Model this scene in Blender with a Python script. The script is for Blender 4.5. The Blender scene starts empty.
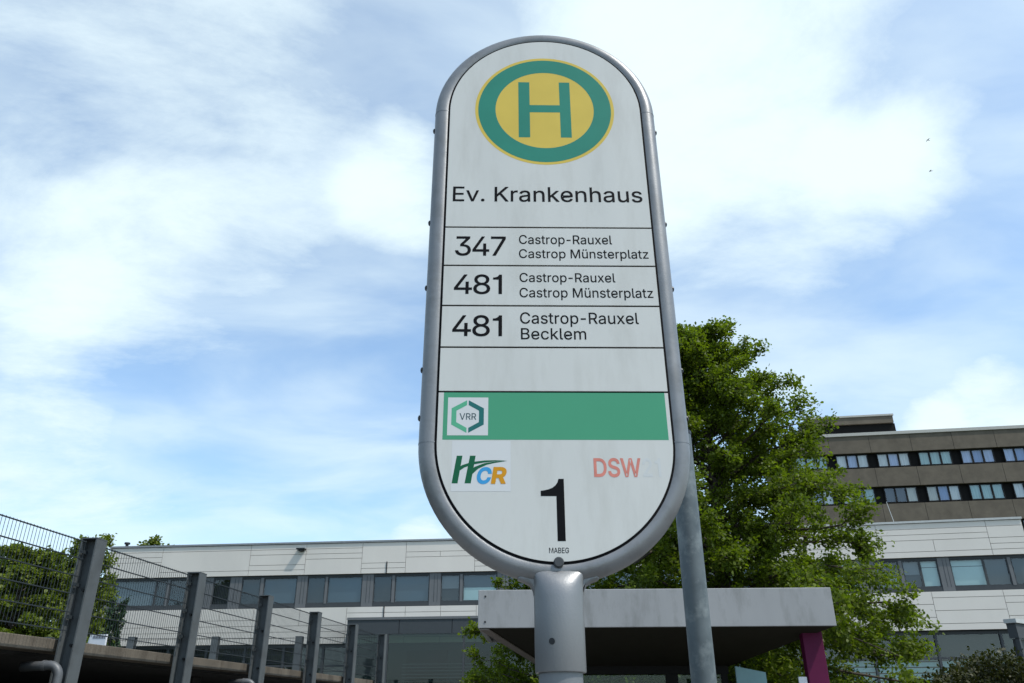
import bpy, math, random
import numpy as np
from mathutils import Vector, Matrix, Quaternion

random.seed(7)
rng = np.random.default_rng(11)
scene = bpy.context.scene
COL = scene.collection
R = math.radians
CAM_H = 1.5

GLYPHS = {
' ':(188,[]),
'-':(453,['337,244 337,188 114,188 114,244']),
'.':(188,['95,-4 78,-1 63,9 53,24 50,41 53,59 63,73 78,83 95,87 113,83 128,73 138,59 141,41 138,24 128,9 113,-1']),
'1':(453,['76,0 76,55 391,55 391,0', '276,509 276,0 212,0 212,448 209,448 86,358 86,427 198,509']),
'2':(453,['64,0 64,47 234,229 261,257 282,282 299,305 311,327 318,348 320,371 317,397 308,419 293,436 273,449 250,457 224,460 196,457 172,447 153,433 139,413 130,390 127,362 66,362 71,405 86,442 111,473 143,496 182,511 225,516 268,511 306,497 337,474 361,445 376,411 381,372 378,345 371,318 357,290 336,259 306,223 267,180 153,60 153,57 389,57 389,0']),
'3':(453,['218,-7 173,-3 133,10 98,30 70,57 52,91 44,132 109,132 115,107 126,87 144,71 165,59 191,52 219,50 248,53 275,61 297,74 315,93 325,116 329,145 326,172 316,196 299,217 275,234 242,244 201,248 157,248 157,299 288,448 288,452 70,452 70,509 372,509 372,461 211,278 211,289 264,288 308,276 344,253 371,222 387,186 393,145 387,103 370,66 344,36 309,12 266,-2']),
'4':(453,['40,105 40,158 247,509 311,509 109,166 109,163 413,163 413,105', '282,0 282,121 282,146 282,318 343,318 343,0']),
'7':(453,['97,0 323,448 323,452 62,452 62,509 391,509 391,449 165,0']),
'8':(453,['226,-7 178,-2 136,11 101,33 74,62 57,96 52,135 55,166 65,195 81,220 101,241 125,256 153,265 153,267 119,282 93,308 76,342 70,380 75,417 90,450 114,477 146,498 184,511 226,516 269,511 306,498 337,477 361,450 377,417 382,380 376,342 359,308 333,282 300,267 300,265 327,256 351,241 372,220 387,195 397,166 401,135 395,96 378,62 352,33 317,11 275,-2', '226,49 258,52 285,60 307,74 323,91 333,113 337,139 333,165 322,189 305,208 283,223 256,232 226,235 196,232 169,223 147,208 130,189 119,165 115,139 119,113 129,91 145,74 167,60 195,52', '226,290 252,292 274,300 293,313 307,330 316,351 319,376 316,399 308,420 294,437 275,449 252,457 226,460 200,457 177,449 159,437 145,420 136,399 133,376 136,351 145,330 159,313 178,300 201,292']),
'A':(480,['16,0 201,509 276,509 463,0 395,0 287,302 264,372 232,478 245,478 213,371 191,302 85,0', '110,142 110,199 370,199 370,142']),
'B':(457,['60,0 60,509 241,509 289,504 329,491 359,469 381,442 394,410 398,374 395,344 387,320 373,301 356,286 336,275 315,267 315,262 339,257 363,245 385,227 402,203 414,173 418,136 413,100 400,67 377,39 344,18 301,4 247,0', '125,57 245,57 296,63 330,80 349,105 355,137 352,161 342,184 327,203 306,218 279,228 248,231 125,231', '125,285 238,285 265,288 288,296 308,309 323,326 333,348 336,372 330,403 313,429 283,446 240,452 125,452']),
'C':(510,['267,-7 225,-3 186,7 150,25 119,49 92,79 70,115 53,157 44,203 40,254 44,305 53,352 70,393 92,429 119,459 150,484 186,501 225,512 267,516 305,513 340,504 373,490 402,471 427,447 448,418 463,385 473,348 408,348 401,373 389,395 375,413 357,428 337,440 315,449 292,454 267,456 223,450 184,432 150,403 125,364 109,314 103,254 109,194 125,145 151,105 184,76 223,59 267,53 292,55 315,60 337,69 357,81 375,96 389,114 401,136 408,160 473,160 463,124 448,91 428,62 402,38 373,19 341,5 305,-4']),
'D':(503,['219,0 96,0 96,57 215,57 272,63 318,81 354,110 379,149 394,198 399,255 394,312 379,361 354,399 320,428 275,446 221,452 93,452 93,509 225,509 273,505 315,495 353,478 399,441 433,391 449,351 458,306 462,255 458,205 449,159 433,119 411,83 384,54 351,31 312,14 268,3', '125,509 125,0 60,0 60,509']),
'E':(419,['60,0 60,509 372,509 372,452 125,452 125,286 355,286 355,229 125,229 125,57 375,57 375,0']),
'G':(521,['269,-7 225,-3 185,7 149,25 118,49 91,79 69,116 53,157 43,203 40,254 43,305 53,352 69,393 91,429 117,459 149,484 184,501 223,512 265,516 304,513 340,504 374,489 403,469 429,445 449,416 465,384 474,349 408,349 399,372 387,393 373,411 356,427 337,439 315,448 291,454 265,456 222,450 183,432 150,404 125,364 109,314 103,254 109,194 125,145 151,105 184,76 224,59 269,53 309,57 345,71 374,93 396,123 410,160 415,202 434,199 283,199 283,256 478,256 478,200 471,141 451,91 419,50 377,19 326,0']),
'K':(467,['104,145 104,216 139,261 174,303 212,344 364,509 448,509 231,276 228,276', '60,0 60,509 125,509 125,334 124,225 125,193 125,0', '372,0 188,259 228,309 449,0']),
'M':(629,['60,0 60,509 152,509 277,187 287,159 299,123 311,84 322,49 307,49 318,83 330,121 342,158 352,187 476,509 568,509 568,0 504,0 504,291 504,327 505,369 506,413 507,457 513,457 498,409 482,363 467,322 456,291 342,0 286,0 170,291 159,321 145,361 129,408 112,457 119,457 120,416 121,372 122,328 122,291 122,0']),
'R':(449,['60,0 60,509 236,509 290,504 333,489 367,465 390,433 405,395 409,352 405,309 390,271 367,240 333,217 289,203 236,198 96,198 96,255 234,255 269,258 298,267 319,281 334,300 342,324 345,352 342,380 334,405 319,425 298,440 269,449 233,452 125,452 125,0', '353,0 230,229 303,229 428,0']),
'S':(447,['224,-9 172,-4 128,9 91,31 64,60 46,96 38,137 104,137 110,110 123,88 142,71 166,59 194,52 224,49 257,52 286,60 311,74 329,92 341,114 346,139 342,161 332,179 316,193 296,205 272,214 245,222 184,239 128,260 86,289 60,326 52,372 58,413 75,448 102,476 138,498 180,511 227,516 275,511 316,498 351,476 377,449 394,415 401,378 337,378 326,412 302,437 267,453 225,459 194,456 167,448 145,435 129,418 118,398 115,376 119,352 131,334 148,319 169,308 191,300 212,293 264,279 287,272 312,264 336,252 359,238 379,220 395,198 405,171 408,139 403,99 386,64 360,34 323,11 278,-4']),
'V':(480,['204,0 16,509 84,509 192,206 215,137 248,31 235,31 267,138 290,206 395,509 463,509 278,0']),
'W':(687,['155,0 16,509 82,509 163,196 175,145 187,94 197,40 189,40 200,94 211,145 224,196 306,509 380,509 462,196 474,145 486,94 497,40 488,40 499,94 510,145 523,196 603,509 670,509 530,0 455,0 368,323 351,391 336,475 350,475 335,395 327,359 318,323 230,0']),
'a':(390,['160,-9 126,-5 94,5 68,22 48,45 35,73 30,108 34,138 43,161 58,179 78,193 100,203 125,211 152,216 178,220 234,227 252,230 265,235 273,243 276,255 276,257 273,279 267,297 256,311 240,322 220,329 196,331 171,329 149,322 132,313 118,301 107,288 100,274 41,291 57,322 79,346 104,364 133,375 163,382 194,384 215,383 239,379 263,372 286,360 306,343 322,320 333,290 337,251 337,0 277,0 277,52 272,52 264,38 252,25 236,12 215,1 190,-6', '170,45 202,49 228,59 248,74 263,93 272,115 276,138 276,190 270,186 259,182 246,179 231,176 200,171 175,168 154,164 134,159 117,150 103,139 95,124 92,105 94,87 102,72 114,61 130,52 149,47']),
'c':(396,['207,-8 159,-2 117,16 82,46 56,85 40,133 34,187 40,243 56,291 82,330 117,360 159,378 207,384 234,383 260,377 284,368 305,356 324,341 340,322 353,301 362,277 303,262 298,276 290,289 281,301 270,311 257,319 242,325 226,329 207,330 173,325 145,310 124,287 108,258 99,224 96,187 99,151 108,117 124,89 145,66 173,51 207,46 226,48 243,52 258,58 271,66 282,76 292,89 299,102 304,117 363,102 354,78 341,56 325,37 306,21 285,9 261,-1 235,-6']),
'e':(404,['212,-8 161,-2 117,16 82,46 56,85 40,132 34,187 39,242 55,290 81,329 115,359 157,378 205,384 236,382 266,374 294,361 319,341 341,315 357,282 368,242 371,194 371,169 75,169 75,221 338,221 310,202 307,237 298,269 283,294 263,314 237,326 205,330 173,326 146,313 125,294 109,270 99,241 96,211 96,178 100,139 110,106 128,80 151,61 179,50 212,46 234,48 254,53 271,61 285,73 297,88 306,105 365,91 353,63 335,39 311,19 283,4 249,-5']),
'h':(410,['114,227 114,0 53,0 53,509 114,509 114,287 102,287 124,332 152,362 187,379 227,384 264,380 295,369 321,349 341,321 353,285 357,240 357,0 296,0 296,235 290,275 273,304 246,323 210,329 184,326 161,317 141,303 126,283 117,257']),
'k':(381,['110,137 110,212 121,212 284,379 360,379 184,199 177,199', '53,0 53,509 114,509 114,0', '294,0 148,186 191,229 372,0']),
'l':(190,['139,-2 101,3 74,20 58,47 53,84 53,509 114,509 114,99 115,77 120,62 130,54 146,52 154,52 160,53 165,53 170,54 181,3 172,1 162,-1 151,-2']),
'm':(610,['53,0 53,379 112,379 112,295 108,295 118,323 132,346 151,363 172,376 195,384 219,386 257,380 287,361 309,331 321,295 312,295 322,321 337,343 357,361 381,375 407,383 437,386 468,383 497,372 522,354 541,328 553,296 557,255 557,0 496,0 496,254 490,289 473,313 447,326 419,330 395,328 374,320 358,307 345,290 338,270 335,247 335,0 274,0 274,260 269,288 253,311 229,326 199,330 178,328 158,320 140,307 126,289 117,266 114,238 114,0']),
'n':(410,['114,227 114,0 53,0 53,379 112,379 112,287 102,287 124,332 152,362 187,379 227,384 264,380 295,369 321,349 341,321 353,285 357,240 357,0 296,0 296,235 290,275 273,304 246,323 210,329 184,326 161,317 141,303 126,283 117,257']),
'o':(416,['207,-8 159,-2 117,16 82,46 56,85 40,133 34,187 40,243 56,291 82,330 117,360 159,378 207,384 256,378 299,360 333,330 359,291 376,243 381,187 376,133 359,85 333,46 299,16 256,-2', '207,46 242,51 270,66 292,89 307,117 316,151 319,187 316,224 307,258 292,287 270,310 242,325 207,330 173,325 145,310 124,287 108,258 99,224 96,187 99,151 108,117 124,89 145,66 173,51']),
'p':(425,['53,-143 53,379 112,379 112,319 118,319 126,331 137,346 152,360 171,373 197,381 229,384 274,378 313,361 345,332 370,293 385,245 390,189 385,133 370,84 346,45 313,16 274,-2 229,-8 198,-5 173,4 153,17 138,31 127,46 118,59 114,59 114,-143', '220,47 253,51 279,66 301,88 316,117 325,151 328,189 325,227 316,261 301,290 280,311 253,325 220,330 188,325 161,312 140,291 125,263 116,229 113,189 116,150 125,115 140,86 162,65 188,51']),
'r':(260,['53,0 53,379 112,379 112,321 115,321 130,347 152,367 181,380 213,385 229,384 243,384 243,322 239,323 230,324 219,325 207,326 182,323 159,315 140,301 126,284 117,262 114,237 114,0']),
's':(365,['182,-8 145,-5 112,3 84,18 62,38 45,63 36,94 94,107 105,79 124,60 150,49 181,45 217,50 244,62 262,81 268,103 265,121 254,136 237,147 212,155 149,170 104,186 72,208 53,237 47,274 51,305 65,332 87,354 115,370 149,381 187,384 223,381 254,372 279,358 299,339 314,316 324,290 268,277 258,298 243,316 219,328 187,333 156,329 131,317 114,299 109,277 112,258 124,243 144,232 172,223 229,209 275,194 306,171 325,142 331,107 326,75 312,47 290,24 260,6 223,-5']),
't':(228,['204,379 204,327 6,327 6,379', '65,471 126,471 126,98 128,76 136,61 150,53 170,50 177,50 185,51 202,54 213,2 203,-1 192,-3 180,-4 168,-4 125,2 92,21 72,52 65,93']),
'u':(410,['182,-5 146,-1 115,11 89,31 69,59 57,95 53,139 53,379 114,379 114,144 119,105 137,75 164,56 200,50 226,53 249,62 268,77 283,97 293,122 296,153 296,379 357,379 357,0 298,0 298,92 307,92 286,47 257,17 222,0']),
'v':(390,['163,0 17,379 84,379 165,155 177,121 187,87 206,21 184,21 203,87 213,121 224,155 305,379 371,379 226,0']),
'x':(379,['21,0 171,218 171,171 29,379 100,379 147,306 164,279 179,253 207,206 175,206 190,229 202,253 216,279 233,306 282,379 352,379 209,169 209,214 358,0 287,0 231,85 214,112 200,136 187,159 173,182 205,182 191,159 178,136 165,112 148,85 91,0']),
'z':(381,['42,0 42,46 254,320 254,323 48,323 48,379 333,379 333,331 126,60 126,56 339,56 339,0']),
'ü':(410,['182,-5 146,-1 115,11 89,31 69,59 57,95 53,139 53,379 114,379 114,144 119,105 137,75 164,56 200,50 226,53 249,62 268,77 283,97 293,122 296,153 296,379 357,379 357,0 298,0 298,92 307,92 286,47 257,17 222,0', '277,443 261,446 248,455 239,468 236,483 239,499 248,512 261,520 277,523 292,520 305,512 314,499 317,483 314,468 305,455 292,446', '133,443 118,446 104,455 96,468 93,483 96,499 104,512 118,520 133,523 149,520 162,512 170,499 173,483 170,468 162,455 149,446'])}

GLYPHS['-'] = (370, ['294,246 294,186 76,186 76,246'])
for _c in '3478': GLYPHS[_c] = (GLYPHS[_c][0] - 58, GLYPHS[_c][1])
GLYPHS['R'] = (449, ['60,0 60,509 236,509 290,504 333,489 367,465 390,433 405,395 409,352 405,309 390,271 367,240 333,217 289,203 236,198 125,198 125,0', '125,255 234,255 269,258 298,267 319,281 334,300 342,324 345,352 342,380 334,405 319,425 298,440 269,449 233,452 125,452', '353,0 230,229 303,229 428,0'])
GLYPHS['1'] = (380, ['254,509 254,0 188,0 188,384 72,384 72,430 120,436 158,452 186,480 196,509'])

# ------------------------------------------------------------------ materials
def lin(c):
    return tuple(((v / 12.92) if v <= 0.04045 else ((v + 0.055) / 1.055) ** 2.4) for v in c)

def material(name, base, rough=0.6, metal=0.0, spec=0.5, vary=0.0, scale=8.0, detail=6.0, bump=0.0, bscale=60.0,
             stretch=(1, 1, 1), dirt=None, dirt_scale=1.2, dirt_amt=0.4, coat=0.0, ior=1.45, rvary=0.0):
    m = bpy.data.materials.new(name); m.use_nodes = True
    nt = m.node_tree; N = nt.nodes; L = nt.links
    p = N['Principled BSDF']
    p.inputs['Roughness'].default_value = rough
    p.inputs['Metallic'].default_value = metal
    p.inputs['IOR'].default_value = ior
    p.inputs['Specular IOR Level'].default_value = spec
    p.inputs['Coat Weight'].default_value = coat
    p.inputs['Coat Roughness'].default_value = 0.03
    p.inputs['Base Color'].default_value = (*base, 1)
    tc = N.new('ShaderNodeTexCoord')
    mp = N.new('ShaderNodeMapping'); mp.inputs['Scale'].default_value = stretch
    L.new(tc.outputs['Object'], mp.inputs['Vector'])
    last = None
    if vary > 0:
        no = N.new('ShaderNodeTexNoise'); no.inputs['Scale'].default_value = scale; no.inputs['Detail'].default_value = detail
        L.new(mp.outputs['Vector'], no.inputs['Vector'])
        mr = N.new('ShaderNodeMapRange'); mr.inputs['From Min'].default_value = 0.25; mr.inputs['From Max'].default_value = 0.75
        mr.inputs['To Min'].default_value = 1 - vary; mr.inputs['To Max'].default_value = 1 + vary
        L.new(no.outputs['Fac'], mr.inputs['Value'])
        mx = N.new('ShaderNodeVectorMath'); mx.operation = 'SCALE'; mx.inputs[0].default_value = base
        L.new(mr.outputs['Result'], mx.inputs['Scale'])
        last = mx.outputs['Vector']
        if rvary > 0:
            m2 = N.new('ShaderNodeMapRange'); m2.inputs['From Min'].default_value = 0.3; m2.inputs['From Max'].default_value = 0.7
            m2.inputs['To Min'].default_value = max(0.02, rough - rvary); m2.inputs['To Max'].default_value = rough + rvary
            L.new(no.outputs['Fac'], m2.inputs['Value']); L.new(m2.outputs['Result'], p.inputs['Roughness'])
    if dirt is not None:
        n2 = N.new('ShaderNodeTexNoise'); n2.inputs['Scale'].default_value = dirt_scale; n2.inputs['Detail'].default_value = 8
        n2.inputs['Roughness'].default_value = 0.65
        L.new(mp.outputs['Vector'], n2.inputs['Vector'])
        r2 = N.new('ShaderNodeMapRange'); r2.inputs['From Min'].default_value = 0.48; r2.inputs['From Max'].default_value = 0.72
        r2.inputs['To Min'].default_value = 0; r2.inputs['To Max'].default_value = dirt_amt
        L.new(n2.outputs['Fac'], r2.inputs['Value'])
        mc = N.new('ShaderNodeMix'); mc.data_type = 'RGBA'
        L.new(r2.outputs['Result'], mc.inputs[0])
        if last is not None: L.new(last, mc.inputs[6])
        else: mc.inputs[6].default_value = (*base, 1)
        mc.inputs[7].default_value = (*dirt, 1)
        last = mc.outputs[2]
    if last is not None: L.new(last, p.inputs['Base Color'])
    if bump > 0:
        n3 = N.new('ShaderNodeTexNoise'); n3.inputs['Scale'].default_value = bscale; n3.inputs['Detail'].default_value = 4
        L.new(tc.outputs['Object'], n3.inputs['Vector'])
        b = N.new('ShaderNodeBump'); b.inputs['Strength'].default_value = bump; b.inputs['Distance'].default_value = 0.01
        L.new(n3.outputs['Fac'], b.inputs['Height']); L.new(b.outputs['Normal'], p.inputs['Normal'])
    return m

def leaf_material(name, dark, light, trans=0.35, rough=0.5, hue_noise=0.7):
    m = bpy.data.materials.new(name); m.use_nodes = True
    nt = m.node_tree; N = nt.nodes; L = nt.links
    p = N['Principled BSDF']; out = N['Material Output']
    geo = N.new('ShaderNodeNewGeometry'); tc = N.new('ShaderNodeTexCoord')
    no = N.new('ShaderNodeTexNoise'); no.inputs['Scale'].default_value = hue_noise; no.inputs['Detail'].default_value = 3
    L.new(tc.outputs['Object'], no.inputs['Vector'])
    ad = N.new('ShaderNodeMath'); ad.operation = 'MULTIPLY_ADD'; ad.inputs[1].default_value = 0.55
    L.new(geo.outputs['Random Per Island'], ad.inputs[0])
    mu = N.new('ShaderNodeMath'); mu.operation = 'MULTIPLY'; mu.inputs[1].default_value = 0.5
    L.new(no.outputs['Fac'], mu.inputs[0]); L.new(mu.outputs[0], ad.inputs[2])
    mc = N.new('ShaderNodeMix'); mc.data_type = 'RGBA'
    mc.inputs[6].default_value = (*dark, 1); mc.inputs[7].default_value = (*light, 1)
    L.new(ad.outputs[0], mc.inputs[0])
    L.new(mc.outputs[2], p.inputs['Base Color'])
    p.inputs['Roughness'].default_value = rough; p.inputs['Specular IOR Level'].default_value = .22
    tr = N.new('ShaderNodeBsdfTranslucent')
    sc = N.new('ShaderNodeMix'); sc.data_type = 'RGBA'; sc.blend_type = 'MULTIPLY'; sc.inputs[0].default_value = 1
    L.new(mc.outputs[2], sc.inputs[6]); sc.inputs[7].default_value = (1.5, 1.7, 0.5, 1)
    L.new(sc.outputs[2], tr.inputs['Color'])
    ms = N.new('ShaderNodeMixShader'); ms.inputs[0].default_value = trans
    L.new(p.outputs[0], ms.inputs[1]); L.new(tr.outputs[0], ms.inputs[2]); L.new(ms.outputs[0], out.inputs['Surface'])
    return m

def glass_material(name, tint, rough=0.02, mirror=.075):
    m = bpy.data.materials.new(name); m.use_nodes = True
    nt = m.node_tree; N = nt.nodes; L = nt.links
    N.remove(N['Principled BSDF']); out = N['Material Output']
    t = N.new('ShaderNodeBsdfTransparent'); t.inputs[0].default_value = (*tint, 1)
    g = N.new('ShaderNodeBsdfGlossy'); g.inputs['Roughness'].default_value = rough; g.inputs['Color'].default_value = (.9, .95, 1, 1)
    ge = N.new('ShaderNodeNewGeometry'); dp = N.new('ShaderNodeVectorMath'); dp.operation = 'DOT_PRODUCT'
    L.new(ge.outputs['True Normal'], dp.inputs[0]); L.new(ge.outputs['Incoming'], dp.inputs[1])
    def mt(op, a, v=None):
        n = N.new('ShaderNodeMath'); n.operation = op; L.new(a, n.inputs[0])
        if v is not None: n.inputs[1].default_value = v
        return n.outputs[0]
    ab = mt('ABSOLUTE', dp.outputs['Value']); iv = mt('MULTIPLY_ADD', ab, -1.0); iv.node.inputs[2].default_value = 1.0
    f = mt('MULTIPLY_ADD', mt('POWER', iv, 5.0), .9); f.node.inputs[2].default_value = mirror
    tc = N.new('ShaderNodeTexCoord'); no = N.new('ShaderNodeTexNoise'); no.inputs['Scale'].default_value = 0.35
    L.new(tc.outputs['Object'], no.inputs['Vector'])
    b = N.new('ShaderNodeBump'); b.inputs['Strength'].default_value = 0.15; b.inputs['Distance'].default_value = 0.05
    L.new(no.outputs['Fac'], b.inputs['Height']); L.new(b.outputs['Normal'], g.inputs['Normal'])
    mx = N.new('ShaderNodeMixShader')
    L.new(f, mx.inputs[0]); L.new(t.outputs[0], mx.inputs[1]); L.new(g.outputs[0], mx.inputs[2])
    L.new(mx.outputs[0], out.inputs['Surface'])
    return m

M = {}
M['panel'] = material('sign_panel_white', (.535, .54, .515), .42, spec=.3, vary=.03, scale=4, dirt=(.36, .355, .32), dirt_scale=9, dirt_amt=.38, stretch=(1.6, 1, .35), rvary=.1)
M['tube'] = material('silver_powder_coat', (.205, .21, .215), .40, metal=.4, vary=.10, scale=9, dirt=(.11, .108, .10), dirt_scale=14, dirt_amt=.6, bump=.05, bscale=300, rvary=.09)
M['sleeve'] = material('brushed_silver_metal', (.225, .23, .235), .44, metal=.55, vary=.10, scale=6, stretch=(1, 1, .3), dirt=(.18, .18, .18), dirt_scale=12, dirt_amt=.4, bump=.05, bscale=250, rvary=.1)
M['knob'] = material('dark_grey_plastic', (.055, .06, .065), .5, spec=.3)
M['pole'] = material('dull_steel', (.20, .21, .22), .5, metal=.5, vary=.15, scale=8)
M['dark'] = material('dark_gap', (.008, .008, .009), .8, spec=.1)
M['ink'] = material('black_lettering', (.006, .006, .007), .5, spec=.08, vary=.1, scale=40)
M['green_ring'] = material('faded_sign_green', (.030, .205, .150), .42, spec=.15, vary=.06, scale=12)
M['yellow'] = material('faded_sign_yellow', (.58, .43, .085), .42, spec=.15, vary=.05, scale=12)
M['green_band'] = material('green_film', (.065, .29, .168), .45, spec=.15, vary=.02, scale=6)
M['sticker'] = material('pale_sticker', (.565, .575, .575), .4, spec=.25, vary=.02)
M['hex_light'] = material('mint_print', (.09, .37, .22), .4, spec=.2)
M['hex_dark'] = material('teal_print', (.018, .13, .125), .4, spec=.2)
M['grey_ink'] = material('slate_print', (.05, .085, .095), .4, spec=.2)
M['logo_green'] = material('dark_green_print', (.008, .10, .045), .4, spec=.2)
M['logo_blue'] = material('blue_print', (.045, .28, .56), .4, spec=.2)
M['logo_orange'] = material('orange_print', (.55, .25, .012), .4, spec=.2)
M['faded_red'] = material('faded_red_print', (.56, .185, .14), .5, vary=.14, scale=60)
M['ghost'] = material('bleached_print', (.522, .54, .535), .5, spec=.2, vary=.03, scale=60)
M['bolt'] = material('black_bolt', (.02, .021, .023), .4, metal=.4)
M['galv'] = material('galvanised_steel', (.098, .118, .126), .5, metal=.3, vary=.22, scale=22, detail=3, dirt=(.23, .255, .255), dirt_scale=19, dirt_amt=.75, bump=.04, bscale=120, rvary=.1)
M['post'] = material('grey_painted_beam', (.088, .098, .102), .55, spec=.3, metal=.1, vary=.12, scale=5, dirt=(.05, .052, .05), dirt_scale=4, dirt_amt=.5)
M['mesh'] = material('grey_mesh_wire', (.032, .040, .045), .6, spec=.2, vary=.1)
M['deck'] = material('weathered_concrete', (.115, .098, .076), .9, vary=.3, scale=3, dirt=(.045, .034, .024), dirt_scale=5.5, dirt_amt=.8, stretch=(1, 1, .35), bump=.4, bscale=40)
M['garage'] = material('sooty_concrete', (.022, .022, .021), .9, vary=.2, scale=2)  # near-black base puts the shade under the deck into the colour
M['pipe'] = material('zinc_pipe', (.105, .11, .115), .5, metal=.3, vary=.15, scale=10)
M['clad'] = material('pale_fibre_cement', (.615, .58, .53), .75, vary=.045, scale=.7, stretch=(1, 1, .5), dirt=(.48, .46, .43), dirt_scale=.5, dirt_amt=.35)
M['joint'] = material('open_joint', (.23, .222, .21), .8)
M['coping'] = material('grey_coping', (.24, .25, .26), .5, metal=.4, vary=.1)
M['coping_light'] = material('pale_coping', (.42, .43, .42), .55, metal=.2, vary=.08)
M['frame'] = material('anthracite_window_frame', (.055, .061, .066), .6, spec=.2, vary=.06)
M['frame_light'] = material('grey_window_post', (.12, .125, .13), .5, vary=.06)
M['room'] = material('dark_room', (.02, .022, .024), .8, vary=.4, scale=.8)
M['blind_grey'] = material('grey_blind', (.12, .14, .155), .7, vary=.08, scale=1.5)
M['blind_blue'] = material('blue_grey_blind', (.036, .062, .085), .6, vary=.15, scale=.8)  # sheet colour imitates the sky reflected in the blue panes
M['blind_pale'] = material('pale_green_blind', (.36, .48, .48), .6, vary=.05, scale=1.5)
M['louvre'] = material('dark_louvre', (.028, .032, .036), .5, vary=.2, scale=2)
M['glass'] = glass_material('window_glass', (.86, .92, .92))
M['hall_glass'] = glass_material('green_tinted_glass', (.42, .56, .52), mirror=.05)
M['fascia_grey'] = material('slate_fascia', (.052, .060, .066), .6, spec=.2, vary=.05)
M['brown'] = material('exposed_aggregate_concrete', (.124, .104, .080), .95, vary=.16, scale=1.1, detail=10, dirt=(.075, .063, .05), dirt_scale=.8, dirt_amt=.5, bump=.5, bscale=6)
M['brown_joint'] = material('aggregate_joint', (.05, .044, .038), .9)
M['pier'] = material('dark_bronze_pier', (.010, .0095, .0095), .7, spec=.1, vary=.2)
M['tower_cap'] = material('light_roof_edge', (.40, .39, .36), .7, vary=.08)
M['tower_frame'] = material('black_window_frame', (.014, .014, .015), .6, spec=.2)
for nm, c in (('curtain_white', (.62, .60, .62)), ('curtain_beige', (.50, .46, .43)), ('curtain_teal', (.34, .48, .49)), ('curtain_blue', (.20, .27, .50)), ('curtain_dark', (.05, .06, .085)), ('curtain_lilac', (.40, .44, .66))):
    M[nm] = material(nm, c, .7, vary=.22, scale=4, stretch=(2.5, 2.5, .15))
M['roof_alu'] = material('grey_painted_sheet', (.275, .278, .28), .55, metal=.1, spec=.3, vary=.07, scale=2.2, stretch=(1.6, 1, .5), dirt=(.13, .132, .122), dirt_scale=3.6, dirt_amt=.6, bump=.05, bscale=5)
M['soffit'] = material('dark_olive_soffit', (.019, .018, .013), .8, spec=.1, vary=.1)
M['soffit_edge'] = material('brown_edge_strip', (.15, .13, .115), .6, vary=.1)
M['purple'] = material('magenta_paint', (.085, .006, .038), .55, spec=.2, vary=.1, scale=4)
M['shelter_frame'] = material('black_shelter_frame', (.012, .012, .012), .6, spec=.15)
M['shelter_glass'] = glass_material('shelter_glass', (.80, .90, .88), mirror=.025)
M['map_case'] = material('pale_teal_board', (.20, .33, .34), .35, vary=.08)
M['white'] = material('white_plate', (.62, .63, .66), .5, vary=.04)
M['plate_grey'] = material('grey_print', (.22, .23, .26), .5)
M['bark'] = material('brown_bark', (.055, .043, .032), .9, vary=.3, scale=14, stretch=(1, 1, .25), bump=.6, bscale=30)
M['leaf'] = leaf_material('oak_leaves', (.036, .064, .007), (.150, .190, .018), .44)
M['leaf_far'] = leaf_material('far_leaves', (.055, .085, .014), (.16, .19, .026), .36, hue_noise=.35)
M['leaf_dark'] = leaf_material('dark_far_leaves', (.024, .045, .014), (.06, .09, .024), .25, hue_noise=.4)
M['leaf_fir'] = leaf_material('conifer_needles', (.014, .036, .016), (.034, .065, .026), .15)
M['leaf_hedge'] = leaf_material('hedge_leaves', (.013, .017, .003), (.050, .053, .009), .22)
M['asphalt'] = material('asphalt', (.05, .05, .052), .9, vary=.25, scale=30, bump=.3, bscale=90)
M['paving'] = material('paving', (.20, .19, .18), .9, vary=.15, scale=3, bump=.2, bscale=30)
M['soil'] = material('lawn_ground', (.055, .065, .025), 1, vary=.3, scale=.6)
M['kerb'] = material('kerb_stone', (.25, .245, .235), .9, vary=.12)
M['bird'] = material('dark_feathers', (.02, .02, .022), .7, vary=.2)

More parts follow.
